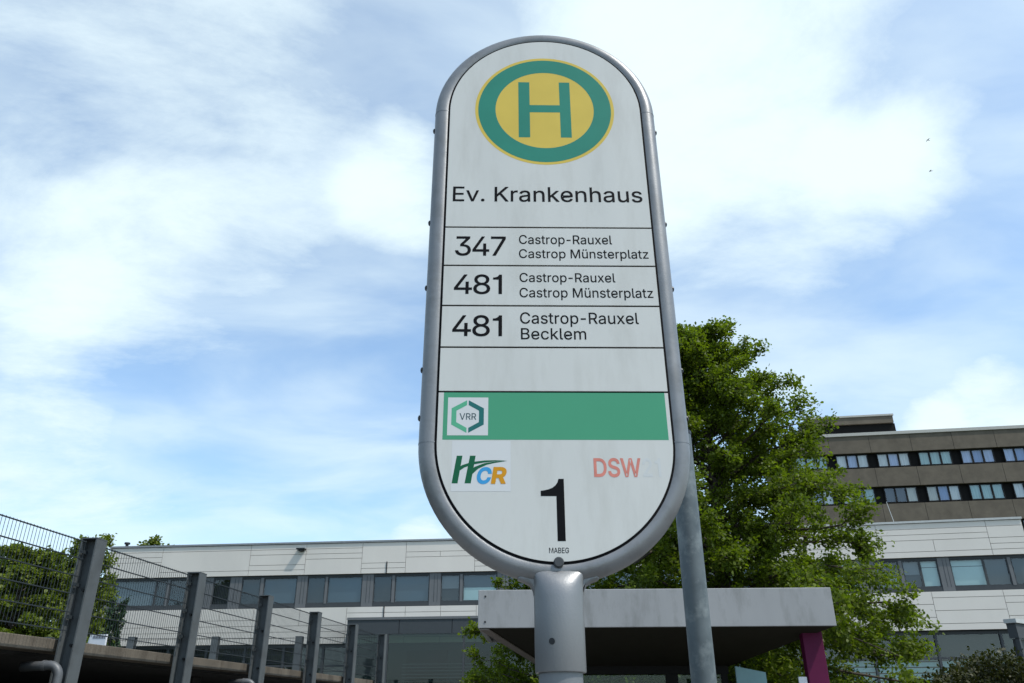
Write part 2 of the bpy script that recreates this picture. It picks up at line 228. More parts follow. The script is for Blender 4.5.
# ------------------------------------------------------------------ mesh helpers
class MB:
    def __init__(self): self.v = []; self.f = []; self.m = []
    def poly(self, pts, mi=0):
        i = len(self.v); self.v += [tuple(p) for p in pts]; self.f.append(tuple(range(i, i + len(pts)))); self.m.append(mi)
    def hexa(self, P, mi=0):
        i = len(self.v); self.v += [tuple(p) for p in P]
        for q in ((0, 3, 2, 1), (4, 5, 6, 7), (0, 1, 5, 4), (1, 2, 6, 5), (2, 3, 7, 6), (3, 0, 4, 7)):
            self.f.append(tuple(i + k for k in q)); self.m.append(mi)
    def box(self, x0, x1, y0, y1, z0, z1, mi=0, T=None):
        P = [(x0, y0, z0), (x1, y0, z0), (x1, y1, z0), (x0, y1, z0), (x0, y0, z1), (x1, y0, z1), (x1, y1, z1), (x0, y1, z1)]
        if T: P = [T(*p) for p in P]
        self.hexa(P, mi)
    def tube(self, pts, r, n=8, mi=0, closed=False, cap=True, up=None):
        pts = [Vector(p) for p in pts]; k = len(pts)
        rr = r if isinstance(r, (list, tuple)) else [r] * k
        i0 = len(self.v); u = None
        for j, p in enumerate(pts):
            if closed: d = pts[(j + 1) % k] - pts[j - 1]
            else: d = pts[min(j + 1, k - 1)] - pts[max(j - 1, 0)]
            d.normalize()
            if u is None:
                a = Vector(up) if up else (Vector((0, 0, 1)) if abs(d.z) < .9 else Vector((1, 0, 0)))
                u = (a - d * a.dot(d)).normalized()
            else: u = (u - d * u.dot(d)).normalized()
            w = d.cross(u)
            for s in range(n):
                t = 2 * math.pi * s / n
                self.v.append(tuple(p + (u * math.cos(t) + w * math.sin(t)) * rr[j]))
        for j in range(k if closed else k - 1):
            a = i0 + j * n; b = i0 + ((j + 1) % k) * n
            for s in range(n):
                self.f.append((a + s, a + (s + 1) % n, b + (s + 1) % n, b + s)); self.m.append(mi)
        if cap and not closed:
            self.f.append(tuple(i0 + s for s in reversed(range(n)))); self.m.append(mi)
            e = i0 + (k - 1) * n; self.f.append(tuple(e + s for s in range(n))); self.m.append(mi)
    def loft(self, rings, mi=0, cap=True):
        n = len(rings[0]); i0 = len(self.v)
        for r_ in rings: self.v += [tuple(p) for p in r_]
        for j in range(len(rings) - 1):
            a = i0 + j * n; b = a + n
            for s in range(n):
                self.f.append((a + s, a + (s + 1) % n, b + (s + 1) % n, b + s)); self.m.append(mi)
        if cap:
            self.f.append(tuple(i0 + s for s in reversed(range(n)))); self.m.append(mi)
            e = i0 + (len(rings) - 1) * n; self.f.append(tuple(e + s for s in range(n))); self.m.append(mi)
    def prism(self, poly, y0, y1, mi=0):
        # polygon in (x, z), extruded along y from y0 (front) to y1
        self.loft([[(x, y0, z) for x, z in poly], [(x, y1, z) for x, z in poly]], mi)
    def build(self, name, mats, parent=None, smooth=False, bevel=0.0, auto=None):
        me = bpy.data.meshes.new(name)
        me.from_pydata(self.v, [], self.f)
        mats = mats if isinstance(mats, (list, tuple)) else [mats]
        for mm in mats: me.materials.append(mm)
        if len(mats) > 1: me.polygons.foreach_set('material_index', self.m)
        import bmesh as _b
        bm = _b.new(); bm.from_mesh(me); _b.ops.recalc_face_normals(bm, faces=bm.faces)
        if bevel > 0:
            _b.ops.remove_doubles(bm, verts=bm.verts, dist=1e-5)
            ed = [e for e in bm.edges if len(e.link_faces) == 2 and e.calc_face_angle(0) > .5]
            _b.ops.bevel(bm, geom=ed, offset=bevel, segments=2, affect='EDGES', profile=.5)
        bm.to_mesh(me); bm.free()
        if smooth:
            me.polygons.foreach_set('use_smooth', [True] * len(me.polygons))
            if auto: me.set_sharp_from_angle(angle=R(auto))
        o = bpy.data.objects.new(name, me); COL.objects.link(o)
        if parent: o.parent = parent
        return o

def tag(o, label=None, cat=None, group=None, kind=None):
    if label: o['label'] = label
    if cat: o['category'] = cat
    if group: o['group'] = group
    if kind: o['kind'] = kind
    return o

def thing(name, label, cat, loc=(0, 0, 0), rot=(0, 0, 0), group=None):
    o = bpy.data.objects.new(name, None); COL.objects.link(o)
    o.location = loc; o.rotation_euler = rot; o.empty_display_size = .2
    return tag(o, label, cat, group)

# ------------------------------------------------------------------ ground
g = MB(); g.poly([(-900, -600, 0), (900, -600, 0), (900, 1500, 0), (-900, 1500, 0)])
tag(g.build('ground', M['soil']), kind='structure')
g = MB(); g.box(-4.2, 30, -1.6, 8.2, -.2, .12)
tag(g.build('pavement', M['paving']), kind='structure')
g = MB(); g.poly([(-60, -9.5, .004), (60, -9.5, .004), (60, -1.78, .004), (-60, -1.78, .004)])
tag(g.build('road', M['asphalt']), kind='structure')
g = MB(); g.box(-4.2, 30, -1.78, -1.602, -.2, .125)
tag(g.build('kerb', M['kerb'], bevel=.01), kind='structure')
g = MB(); g.poly([(-4.2, 8.3, .004), (16, 8.3, .004), (22, 30, .004), (-4.2, 33, .004)])
tag(g.build('forecourt_pavement', M['paving']), kind='structure')

# ------------------------------------------------------------------ bus stop sign
LEAN = R(1.1068); YAW = R(1.00825)
CX, CD = .08719, 1.52038
sign = thing('bus_stop_sign', 'tall rounded white bus stop sign in a silver tube frame with route panels', 'bus stop sign',
             (CX, CD - CAM_H * math.sin(LEAN), 0.12))
sign.rotation_euler = (-LEAN, 0, YAW)
ZS = -.12                      # local heights below are above the road level
W2 = .24; VB = 1.9987; VT = 2.8777; RT = .0232; WT = .2560; PT = .0228

def arc_outline(w, vb, vt, n=40):
    P = []
    for i in range(n + 1):
        t = math.pi * i / n; P.append((w * math.cos(t), vt + w * math.sin(t)))
    for i in range(n + 1):
        t = math.pi + math.pi * i / n; P.append((w * math.cos(t), vb + w * math.sin(t)))
    return P

def stadium_slice(w, vb, vt, v0, v1, n=40):
    # part of the stadium outline between heights v0 and v1
    P = []
    def half(v):
        if v > vt: return math.sqrt(max(0, w * w - (v - vt) ** 2))
        if v < vb: return math.sqrt(max(0, w * w - (vb - v) ** 2))
        return w
    vs = [v0, v1]
    if v1 > vt:
        vs += [vt + w * math.sin(math.pi / 2 * i / n) for i in range(n + 1) if v0 < vt + w * math.sin(math.pi / 2 * i / n) < v1]
    if v0 < vb:
        vs += [vb - w * math.sin(math.pi / 2 * i / n) for i in range(n + 1) if v0 < vb - w * math.sin(math.pi / 2 * i / n) < v1]
    vs = sorted(set(round(v, 6) for v in vs))
    right = [(half(v), v) for v in vs]; left = [(-half(v), v) for v in reversed(vs)]
    out = []
    for q in right + left:
        if not out or (abs(q[0] - out[-1][0]) + abs(q[1] - out[-1][1])) > 1e-6: out.append(q)
    if abs(out[0][0] - out[-1][0]) + abs(out[0][1] - out[-1][1]) < 1e-6: out.pop()
    return out

def at_sign(mb):
    mb.v = [(x, y, z + ZS) for x, y, z in mb.v]; return mb

# tube frame
pth = [(x, PT, z) for x, z in arc_outline(WT, VB, VT, 48)]
t = MB(); t.tube(pth, RT, 20, closed=True, up=(0, 1, 0))
frame = at_sign(t).build('tube_frame', M['tube'], sign, smooth=True)
for sx in (-1, 1):
    for vz in (VB, VT):
        j = MB(); j.tube([(sx * WT, PT, vz - .0012), (sx * WT, PT, vz + .0012)], RT + .0005, 20)
        at_sign(j).build('joint_ring', M['pole'], frame, smooth=True, auto=40)
    for vz in (2.8276, 2.5476, 2.3700, 2.1663, 2.0564):
        j = MB(); x0 = sx * (WT + RT - .001)
        j.tube([(x0, PT, vz), (x0 + sx * .003, PT, vz), (x0 + sx * .0048, PT, vz)], [.0068, .0062, .003], 12)
        at_sign(j).build('bolt', M['bolt'], frame, smooth=True, auto=40)
# dark body behind the panels
b = MB(); b.prism(arc_outline(.2475, VB, VT, 40), .0026, .030)
at_sign(b).build('back_body', M['dark'], sign)

GAP = .0019
SPL = [2.5217, 2.4172, 2.3132, 2.2110, 2.1074]
FRONT = 0.0
def panel(name, v0, v1):
    b = MB(); b.prism(stadium_slice(W2, VB, VT, v0, v1), FRONT, .0022)
    return at_sign(b).build(name, M['panel'], sign, bevel=.0004)

def offset_poly(P, d):
    n = len(P); out = []
    for i in range(n):
        a = Vector(P[i - 1]); b_ = Vector(P[i]); c = Vector(P[(i + 1) % n])
        e1 = (b_ - a); e2 = (c - b_)
        if e1.length < 1e-9 or e2.length < 1e-9: out.append(P[i]); continue
        e1.normalize(); e2.normalize()
        n1 = Vector((-e1.y, e1.x)); n2 = Vector((-e2.y, e2.x)); nn = n1 + n2
        if nn.length < .2: out.append(P[i]); continue
        nn.normalize(); k = min(1.6, 1 / max(.3, nn.dot(n1)))
        q = b_ + nn * d * k; out.append((q.x, q.y))
    return out

def print_shape(name, polys, mat, parent, lift=.00030, per=100000):
    """flat print on the sign face from outlines in sign coordinates (u, v); holes by even-odd fill"""
    def area(P): return sum(P[i - 1][0] * P[i][1] - P[i][0] * P[i - 1][1] for i in range(len(P))) / 2
    def inside(q, P):
        c = False
        for i in range(len(P)):
            (x1, y1), (x2, y2) = P[i - 1], P[i]
            if (y1 > q[1]) != (y2 > q[1]) and q[0] < (x2 - x1) * (q[1] - y1) / (y2 - y1) + x1: c = not c
        return c
    big = max(polys, key=lambda P: abs(area(P))); sgn = area(big) > 0
    is_out = [(area(P) > 0) == sgn or len(polys) == 1 for P in polys]
    groups = [([P], i // per) for i, P in enumerate(polys) if is_out[i]]
    for i, h in enumerate(polys):
        if is_out[i]: continue
        mine = [g for g, c in groups if c == i // per]
        best = min((g for g in mine if all(inside(q, g[0]) for q in h)), key=lambda g: abs(area(g[0])), default=mine[0]); best.append(h)
    groups = [g for g, c in groups]
    V = []; F = []
    for gi, grp in enumerate(groups):      # strokes of one letter may overlap: each gets its own hair's breadth of ink
        cu = bpy.data.curves.new(name, 'CURVE'); cu.dimensions = '2D'; cu.fill_mode = 'BOTH'
        for P in grp:
            sp = cu.splines.new('POLY'); sp.points.add(len(P) - 1)
            for pt, (x, y) in zip(sp.points, P): pt.co = (x * 10, y * 10, 0, 1)
            sp.use_cyclic_u = True
        tmp = bpy.data.objects.new('tmp', cu)
        COL.objects.link(tmp)
        mt = bpy.data.meshes.new_from_object(tmp.evaluated_get(bpy.context.evaluated_depsgraph_get()))
        bpy.data.objects.remove(tmp); bpy.data.curves.remove(cu)
        i0 = len(V); V += [(v.co.x / 10, FRONT - lift - .000004 * (gi % 23), v.co.y / 10 + ZS) for v in mt.vertices]
        F += [tuple(i0 + k for k in p.vertices) for p in mt.polygons]
        bpy.data.meshes.remove(mt)
    me = bpy.data.meshes.new(name); me.from_pydata(V, [], F); me.materials.append(mat)
    o = bpy.data.objects.new(name, me); COL.objects.link(o); o.parent = parent
    return o

def ink_text(name, s, u0, u1, v0, v1, w, parent):
    """lettering whose strokes are widened by w metres on every side"""
    P = text_polys(s, u0 + w, u1 - w, v0 + w, v1 - w)
    allp = []
    for dx, dy in ((-w, -w), (w, -w), (-w, w), (w, w)):
        allp += [[(x + dx, y + dy) for x, y in q] for q in P]
    return print_shape(name, allp, M['ink'], parent, per=len(P))

def text_polys(s, u0, u1, v0, v1, bold=0.0, slant=0.0):
    """outlines of s with its ink from u0 to u1 and its capitals from the baseline v0 to v1"""
    pen = 0; polys = []
    for ch in s:
        adv, sp = GLYPHS[ch]
        for q in sp:
            P = [tuple(float(a) for a in w.split(',')) for w in q.split()]
            if bold: P = offset_poly(P, bold)
            polys.append([(x + pen, y) for x, y in P])
        pen += adv
    cap = max(y for q in GLYPHS['E'][1] for y in [float(w.split(',')[1]) for w in q.split()]) + bold
    base = -bold
    xs = [x for P in polys for x, y in P]; xa, xb = min(xs), max(xs)
    out = []
    for P in polys:
        Q = []
        for x, y in P:
            fx = (x - xa) / (xb - xa); fy = (y - base) / (cap - base)
            vv = v0 + fy * (v1 - v0)
            Q.append((u0 + fx * (u1 - u0) + slant * (vv - v0), vv))
        out.append(Q)
    return out

def disc(cu, cv, r, n=72):
    return [(cu + r * math.cos(2 * math.pi * i / n), cv + r * math.sin(2 * math.pi * i / n)) for i in range(n)]

head = panel('header_panel', SPL[0] + GAP, VT + W2)
HC = (-.0012, 2.8818)
emb = print_shape('stop_emblem', [disc(*HC, .176)], M['yellow'], head, .00015)
print_shape('emblem_ring', [disc(*HC, .1682), disc(*HC, .1245)[::-1]], M['green_ring'], head, .00030)
hx = .0012
H = [(-.0675, 2.791), (-.0390, 2.791), (-.0390, 2.8723), (.0372, 2.8723), (.0372, 2.791), (.0645, 2.791), (.0645, 2.9735), (.0372, 2.9735),
     (.0372, 2.8962), (-.0390, 2.8962), (-.0390, 2.9735), (-.0675, 2.9735)]
print_shape('emblem_letter', [H], M['green_ring'], head, .00030)
ink_text('stop_name', "Ev. Krankenhaus", -.2254, .2257, 2.5953, 2.6382, .0004, head)

ROUTES = [("347", (-.2160, -.0997, 2.4435, 2.4959), [("Castrop-Rauxel", (-.0694, .1457, 2.4760, 2.5004)), ("Castrop Münsterplatz", (-.0697, .2271, 2.4377, 2.4615))], "route panel 347 to Castrop Münsterplatz, uppermost route strip"),
          ("481", (-.2156, -.1083, 2.3427, 2.3931), [("Castrop-Rauxel", (-.0688, .1470, 2.3743, 2.3979)), ("Castrop Münsterplatz", (-.0692, .2293, 2.3347, 2.3589))], "route panel 481 to Castrop Münsterplatz"),
          ("481", (-.2162, -.1080, 2.2376, 2.2888), [("Castrop-Rauxel", (-.0686, .1919, 2.2687, 2.2966)), ("Becklem", (-.0669, .0748, 2.2303, 2.2576))], "route panel 481 to Becklem")]
for i, (num, nb, lines, lab) in enumerate(ROUTES):
    pn = panel('route_panel', SPL[i + 1] + GAP, SPL[i] - GAP); pn['label'] = lab
    ink_text('route_number', num, *nb, .0004, pn)
    for s, bb in lines: ink_text('destination_text', s, *bb, .00018, pn)
panel('blank_panel', SPL[4] + GAP, SPL[3] - GAP)
foot = panel('footer_panel', VB - W2, SPL[4] - GAP)
print_shape('green_band', [[(-.2288, 2.0018), (.2325, 2.0018), (.2325, 2.1054), (-.2288, 2.1054)]], M['green_band'], foot, .00015)
print_shape('logo_square', [[(-.2198, 2.0111), (-.1363, 2.0111), (-.1363, 2.0942), (-.2198, 2.0942)]], M['sticker'], foot, .00030)
hc = (-.1785, 2.0522); rx = .0333 / math.cos(R(30)); ry = .0357
def hexa_pts(k, side):
    o = [(0, 1), (1, .5), (1, -.5), (0, -1)]
    g0 = .0018
    out = [(hc[0] + side * max(g0, .0333 * x), hc[1] + ry * y) for x, y in o]
    inn = [(hc[0] + side * max(g0, .0333 * x * k), hc[1] + ry * y * k) for x, y in reversed(o)]
    return out + inn
print_shape('hexagon_logo', [hexa_pts(.70, -1)], M['hex_light'], foot, .00045)
print_shape('hexagon_logo', [hexa_pts(.70, 1)], M['hex_dark'], foot, .00045)
print_shape('logo_text', text_polys("VRR", -.1952, -.1607, 2.0448, 2.0592, 8), M['grey_ink'], foot, .00045)
# operator sticker
print_shape('operator_sticker', [[(-.2085, 1.8954), (-.0903, 1.8954), (-.0903, 1.9997), (-.2085, 1.9997)]], M['sticker'], foot, .00015)
edge = .0006
print_shape('sticker_edge', [[(-.2085, 1.8948), (-.0897, 1.8948), (-.0897, 1.9997), (-.0903, 1.9997), (-.0903, 1.8954), (-.2085, 1.8954)]], M['ghost'], foot, .00022)
print_shape('logo_letter', [[(-.2073, 1.9109), (-.1955, 1.9109), (-.1871, 1.9679), (-.1985, 1.9679)]], M['logo_green'], foot, .00030)
print_shape('logo_letter', [[(-.1817, 1.9109), (-.1694, 1.9109), (-.1605, 1.9680), (-.1719, 1.9680)]], M['logo_green'], foot, .00030)
print_shape('logo_swoosh', [[(-.2022, 1.9368), (-.1876, 1.9482), (-.1678, 1.9549), (-.1428, 1.9580), (-.1200, 1.9586), (-.0968, 1.9576), (-.1200, 1.9563), (-.1428, 1.9539), (-.1652, 1.9498), (-.1825, 1.9436), (-.1971, 1.9333)]], M['logo_green'], foot, .00040)
print_shape('logo_swoosh', [[(-.1780, 1.9292), (-.1626, 1.9446), (-.1427, 1.9524), (-.1200, 1.9558), (-.0968, 1.9571), (-.1200, 1.9534), (-.1377, 1.9493), (-.1551, 1.9410), (-.1673, 1.9292)]], M['logo_green'], foot, .00040)
print_shape('logo_initial', text_polys("C", -.1600, -.1310, 1.9098, 1.9440, 34, .16), M['logo_blue'], foot, .00045)
print_shape('logo_initial', text_polys("R", -.1297, -.1000, 1.9100, 1.9445, 34, .16), M['logo_orange'], foot, .00060)
print_shape('operator_text', text_polys("DSW", .0763, .1713, 1.9242, 1.9632, 16), M['faded_red'], foot)
print_shape('bleached_text', text_polys("21", .1745, .2112, 1.9247, 1.9633, 16), M['ghost'], foot, .00018)
ONE = [(-.0311, 1.8960), (-.0311, 1.8854), (-.0004, 1.8854), (-.0004, 1.7975), (.0152, 1.7975), (.0152, 1.9203), (.0046, 1.9203), (.0025, 1.9130), (-.0016, 1.9072), (-.0075, 1.9024), (-.0150, 1.8992), (-.0230, 1.8972)]
print_shape('platform_number', [ONE], M['ink'], foot)
print_shape('maker_text', text_polys("MABEG", -.0173, .0206, 1.7749, 1.7851, 4), M['ink'], foot)
k = MB(); k.tube([(.0004, FRONT + .002, 1.7575), (.0004, FRONT - .004, 1.7575), (.0004, FRONT - .006, 1.7575)], [.0098, .0098, .008], 24)
at_sign(k).build('lock_knob', M['knob'], sign, smooth=True, auto=35)

# pole sleeve: round below, flattened and flared where it meets the tube
def ring(hx_, hy, cy, z, n=32, sq=2.0):
    out = []
    for i in range(n):
        t = 2 * math.pi * i / n; c, s = math.cos(t), math.sin(t)
        out.append((hx_ * math.copysign(abs(c) ** (2 / sq), c), cy + hy * math.copysign(abs(s) ** (2 / sq), s), z))
    return out
zb = 1.5655; zt = 1.7475
rings = [ring(.0460, .0460, PT, zb), ring(.0467, .0467, PT, zb + .002), ring(.0467, .0467, PT, zb + .10), ring(.0470, .0455, PT, 1.695, sq=2.1), ring(.0474, .0425, PT, 1.712, sq=2.3),
         ring(.0482, .0372, PT, 1.724, sq=2.6), ring(.0500, .0308, PT, 1.733, sq=3), ring(.0520, .0258, PT, 1.739, sq=3.4), ring(.0525, .0224, PT, 1.7425, sq=3.6), ring(.049, .0200, PT, 1.7445, sq=3.6)]
s_ = MB(); s_.loft(rings)
sl = at_sign(s_).build('pole_sleeve', M['sleeve'], sign, smooth=True, auto=60)
k = MB()
ang = R(-112)
cxk, cyk = .0455 * math.cos(ang), PT + .0455 * math.sin(ang)
k.tube([(cxk * .96, PT + (cyk - PT) * .96, 1.6155), (cxk * 1.06, PT + (cyk - PT) * 1.06, 1.6155)], .0056, 12)
at_sign(k).build('socket_screw', M['bolt'], sl)
for sx in (-1, 1):   # smooth weld where the tube runs into the sleeve
    w = MB(); w.prism([(sx * x, z) for x, z in ((.040, 1.690), (.0466, 1.697), (.0490, 1.710), (.0550, 1.7185), (.0650, 1.7240), (.0800, 1.7290), (.0700, 1.7420), (.040, 1.742))], PT - .0135, PT + .0135)
    at_sign(w).build('weld_fillet', M['tube'], sl, smooth=True, bevel=.005)
p_ = MB(); p_.tube([(0, PT, .12), (0, PT, zb + .02)], .0402, 32)
at_sign(p_).build('pole', M['pole'], sign, smooth=True, auto=50)

# ------------------------------------------------------------------ galvanised pole behind the sign
gp = thing('steel_pole', 'galvanised round steel pole standing just behind the bus stop sign', 'pole', (.589, 2.64, .12))
t = MB(); t.tube([(0, 0, 0), (0, 0, 2.26)], .0390, 28)
t.build('shaft', M['galv'], gp, smooth=True, auto=50)
t = MB(); t.tube([(0, 0, 2.261), (0, 0, 2.272), (0, 0, 2.278)], [.0405, .0405, .032], 28)
t.build('cap', M['bolt'], gp, smooth=True, auto=40)
t = MB(); t.tube([(0, 0, 0), (0, 0, .012)], .085, 28); t.build('base_plate', M['galv'], gp)

# ------------------------------------------------------------------ bus shelter
SH = thing('bus_shelter', 'bus shelter with flat grey roof fascia and a magenta corner post', 'bus shelter', (1.582, 9.18, .0), (0, 0, R(-1.6)))
hw = 1.975; zl, zh = 2.35, 2.757
rf = MB()
# fascia ring: front with rounded lower left corner, sides and back
rf.box(-hw, hw, 0, .06, zl, zh); rf.box(-hw, -hw + .06, .06, 2.0, zl + .002, zh); rf.box(hw - .06, hw, .06, 2.0, zl + .002, zh); rf.box(-hw + .06, hw - .06, 1.94, 2.0, zl + .002, zh)
roof = rf.build('roof', M['roof_alu'], SH, bevel=.006)
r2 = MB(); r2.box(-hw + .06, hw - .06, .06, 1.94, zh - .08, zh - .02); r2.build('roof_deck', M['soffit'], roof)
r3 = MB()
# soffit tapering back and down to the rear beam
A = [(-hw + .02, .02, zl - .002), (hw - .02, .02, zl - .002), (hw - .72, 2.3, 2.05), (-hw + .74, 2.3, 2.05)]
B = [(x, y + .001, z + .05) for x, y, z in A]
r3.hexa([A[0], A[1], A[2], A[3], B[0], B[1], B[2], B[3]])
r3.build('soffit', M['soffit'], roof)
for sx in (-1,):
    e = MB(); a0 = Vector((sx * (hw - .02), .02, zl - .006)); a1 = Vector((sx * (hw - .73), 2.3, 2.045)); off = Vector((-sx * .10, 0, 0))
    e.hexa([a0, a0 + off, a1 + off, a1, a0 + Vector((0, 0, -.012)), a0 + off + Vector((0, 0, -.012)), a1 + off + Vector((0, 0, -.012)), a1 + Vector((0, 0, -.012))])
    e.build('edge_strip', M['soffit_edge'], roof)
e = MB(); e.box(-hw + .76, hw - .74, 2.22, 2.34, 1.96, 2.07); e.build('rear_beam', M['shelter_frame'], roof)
for x in (-1.895,):
    for z in (zl + .065, zh - .07):
        e = MB(); e.tube([(x, .004, z), (x, -.006, z)], .011, 10); e.build('screw', M['bolt'], roof)
po = MB(); po.box(1.69, 1.915, .34, .46, .12, 2.345); po.build('post', M['purple'], SH, bevel=.008)
for xa, xb in ((-1.20, -1.12), (1.14, 1.22), (.40, .56)):
    po = MB(); po.box(xa, xb, 2.24, 2.32, .12, 2.0); po.build('rear_post', M['shelter_frame'], SH)
gl = MB(); gl.box(-1.12, .40, 2.27, 2.28, .4, 1.95); gl.box(.56, 1.14, 2.27, 2.28, .4, 1.95)
gl.build('glass_wall', M['shelter_glass'], SH)
gl = MB(); gl.box(1.20, 1.62, .28, 2.2, .0, .001); 
mc = MB(); mc.hexa([(.96, .62, 1.2), (1.24, .40, 1.2), (1.24, .44, 1.2), (.96, .66, 1.2), (.96, .62, 1.975), (1.24, .40, 1.90), (1.24, .44, 1.90), (.96, .66, 1.975)])
mcase = mc.build('timetable_board', M['map_case'], SH); 
mc = MB(); mc.box(1.085, 1.115, .60, .64, .12, 1.86); mc.build('board_leg', M['shelter_frame'], SH)
mc = MB(); mc.box(1.585, 1.675, .36, .385, 1.73, 1.85); mc.build('notice', M['white'], SH)
mc = MB(); mc.box(-1.1, .9, 1.85, 2.2, .50, .56); mc.box(-1.0, -.95, 1.9, 2.15, .12, .5); mc.box(.75, .80, 1.9, 2.15, .12, .5); mc.build('bench', M['shelter_frame'], SH)

# ------------------------------------------------------------------ parking deck with fences
FD = Vector((.122, 1, 0)).normalized()          # direction of the deck edge
F0 = Vector((-4.672, 8.862, 0))                  # first post in view
Nn = Vector((FD.y, -FD.x, 0))                    # outward (towards the path)
def DT(s, n, z):
    q = F0 + FD * s + Nn * n; return (q.x, q.y, z)
DK = thing('parking_deck', 'raised concrete parking deck with a weathered edge beam, dark underneath', 'parking deck')
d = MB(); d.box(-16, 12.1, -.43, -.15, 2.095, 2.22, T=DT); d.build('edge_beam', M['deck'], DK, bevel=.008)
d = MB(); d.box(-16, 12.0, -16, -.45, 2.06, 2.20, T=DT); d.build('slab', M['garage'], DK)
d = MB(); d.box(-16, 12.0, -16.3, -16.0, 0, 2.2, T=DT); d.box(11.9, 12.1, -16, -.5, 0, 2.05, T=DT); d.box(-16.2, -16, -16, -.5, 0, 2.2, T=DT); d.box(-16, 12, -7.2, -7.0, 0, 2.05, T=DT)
d.build('rear_wall', M['garage'], DK)  # unseen walls added to keep light out from under the deck
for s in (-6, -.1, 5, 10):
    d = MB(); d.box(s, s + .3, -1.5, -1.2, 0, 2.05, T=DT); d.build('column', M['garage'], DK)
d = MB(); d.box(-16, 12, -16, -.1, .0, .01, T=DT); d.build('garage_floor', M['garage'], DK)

def ibeam(mb, T, s, n, z0, z1, w=.188, tf=.016, tw=.012):
    mb.box(s - w / 2, s + w / 2, n + w / 2 - tf, n + w / 2, z0, z1, T=T)
    mb.box(s - w / 2, s + w / 2, n - w / 2, n - w / 2 + tf, z0, z1, T=T)
    mb.box(s + .02, s + .02 + tw, n - w / 2 + tf, n + w / 2 - tf, z0, z1, T=T)
    mb.box(s - w / 2 - .002, s + w / 2 + .002, n - w / 2 - .002, n + w / 2 + .002, z1, z1 + .012, T=T)

def mesh_panel(T, s0, s1, n, z0, z1, pitch=.05, rods=6):
    mb = MB(); k = int((s1 - s0) / pitch)
    for i in range(k + 1):
        s = s0 + (s1 - s0) * i / k
        mb.box(s - .0018, s + .0018, n - .0018, n + .0018, z0, z1, T=T)
    for i in range(rods):
        z = z0 + .03 + (z1 - z0 - .045) * i / (rods - 1)
        for o in (-.0085, .0085):
            mb.box(s0, s1, n + o - .004, n + o + .004, z - .004, z + .004, T=T)
    return mb

NF = thing('mesh_fence', 'grey wire mesh fence on thick steel posts along the near deck edge', 'fence')
PITCH = 2.41
for i in range(-3, 6):
    s = i * PITCH * (.985 if i > 0 else 1)
    po = MB(); ibeam(po, DT, s, 0.0, 0, 3.257)
    p1 = po.build('post', M['post'], NF)
    if i >= 0:
        for z in (2.42, 2.75, 3.10):
            bo = MB(); bo.box(s - .11, s - .02, -.052, -.036, z, z + .035, T=DT); bo.build('mesh_clamp', M['mesh'], p1)
        for z in (2.16, 2.72):
            bo = MB(); bo.tube([DT(s + .018, .0, z), DT(s - .02, .0, z)], .016, 8); bo.build('bolt', M['bolt'], p1)
    if i < 5:
        e = (i + 1) * PITCH * (.985 if i + 1 > 0 else 1)
        mesh_panel(DT, s + .10, e - .10, -.03, 2.27, 3.235).build('mesh_panel', M['mesh'], NF)

E0 = F0 + FD * (5 * PITCH * .985)
def ET(s, n, z): return (E0.x - s, E0.y + .15 + n, z)
FF = thing('mesh_fence', 'low wire mesh fence across the far end of the deck', 'fence')
for i in range(1, 8):
    s = i * 2.08
    po = MB(); ibeam(po, ET, s, 0, 1.5, 3.225, w=.17); po.build('post', M['post'], FF)
for i in range(0, 7):
    mesh_panel(ET, i * 2.08 + .1, (i + 1) * 2.08 - .1, 0, 2.2, 3.215, pitch=.06).build('mesh_panel', M['mesh'], FF)

def downpipe(s, label):
    o = thing('drain_pipe', label, 'drain pipe', (0, 0, 0), group='drain pipes under the deck edge')
    mb = MB(); n = .05; z = 1.955; r = .046
    pts = [DT(s - .17, n - .38, z - .015), DT(s - .13, n - .10, z)]
    for i in range(1, 7):
        t = math.pi / 2 * i / 6; pts.append(DT(s - .13 + .02 * math.sin(t), n - .10 + .10 * math.sin(t), z - .11 * (1 - math.cos(t))))
    pts.append(DT(s - .11, n, z - .22)); pts.append(DT(s - .11, n, 0))
    mb.tube(pts, r, 16); mb.build('pipe', M['pipe'], o, smooth=True)
    for z2 in (z - .2, z - .30):
        c = MB(); c.tube([DT(s - .11, n, z2), DT(s - .11, n, z2 - .03)], r + .006, 16); c.build('collar', M['pipe'], o)
    c = MB(); a = Vector(DT(s - .138, n - .17, z - .002)); b_ = Vector(DT(s - .135, n - .14, z - .001)); c.tube([a, b_], r + .006, 16); c.build('collar', M['pipe'], o)
downpipe(-.07, 'grey drain pipe with an elbow beside the first, thickest fence post')
downpipe(4.68, 'grey drain pipe elbow beside the third fence post, mostly cut off below')

wp = thing('notice_board', 'small white board with a grey printed strip behind the mesh fence, below the conifer', 'notice board', (-6.52, 12.9, 2.22), (0, 0, R(-14)))
b = MB(); b.box(-.02, .27, 0, .03, .235, .395); b.build('board', M['white'], wp)
b = MB(); b.box(.03, .25, -.003, -.001, .335, .375); b.build('printed_strip', M['plate_grey'], wp)
b = MB(); b.hexa([(-.10, .05, .235), (-.022, 0, .235), (-.022, .03, .235), (-.10, .08, .235), (-.05, .05, .375), (-.022, 0, .395), (-.022, .03, .395), (-.05, .08, .375)]); b.build('side_wing', M['white'], wp)
b = MB(); b.box(.01, .04, .031, .06, 0, .36); b.box(.21, .24, .031, .06, 0, .36); b.build('stand', M['mesh'], wp)

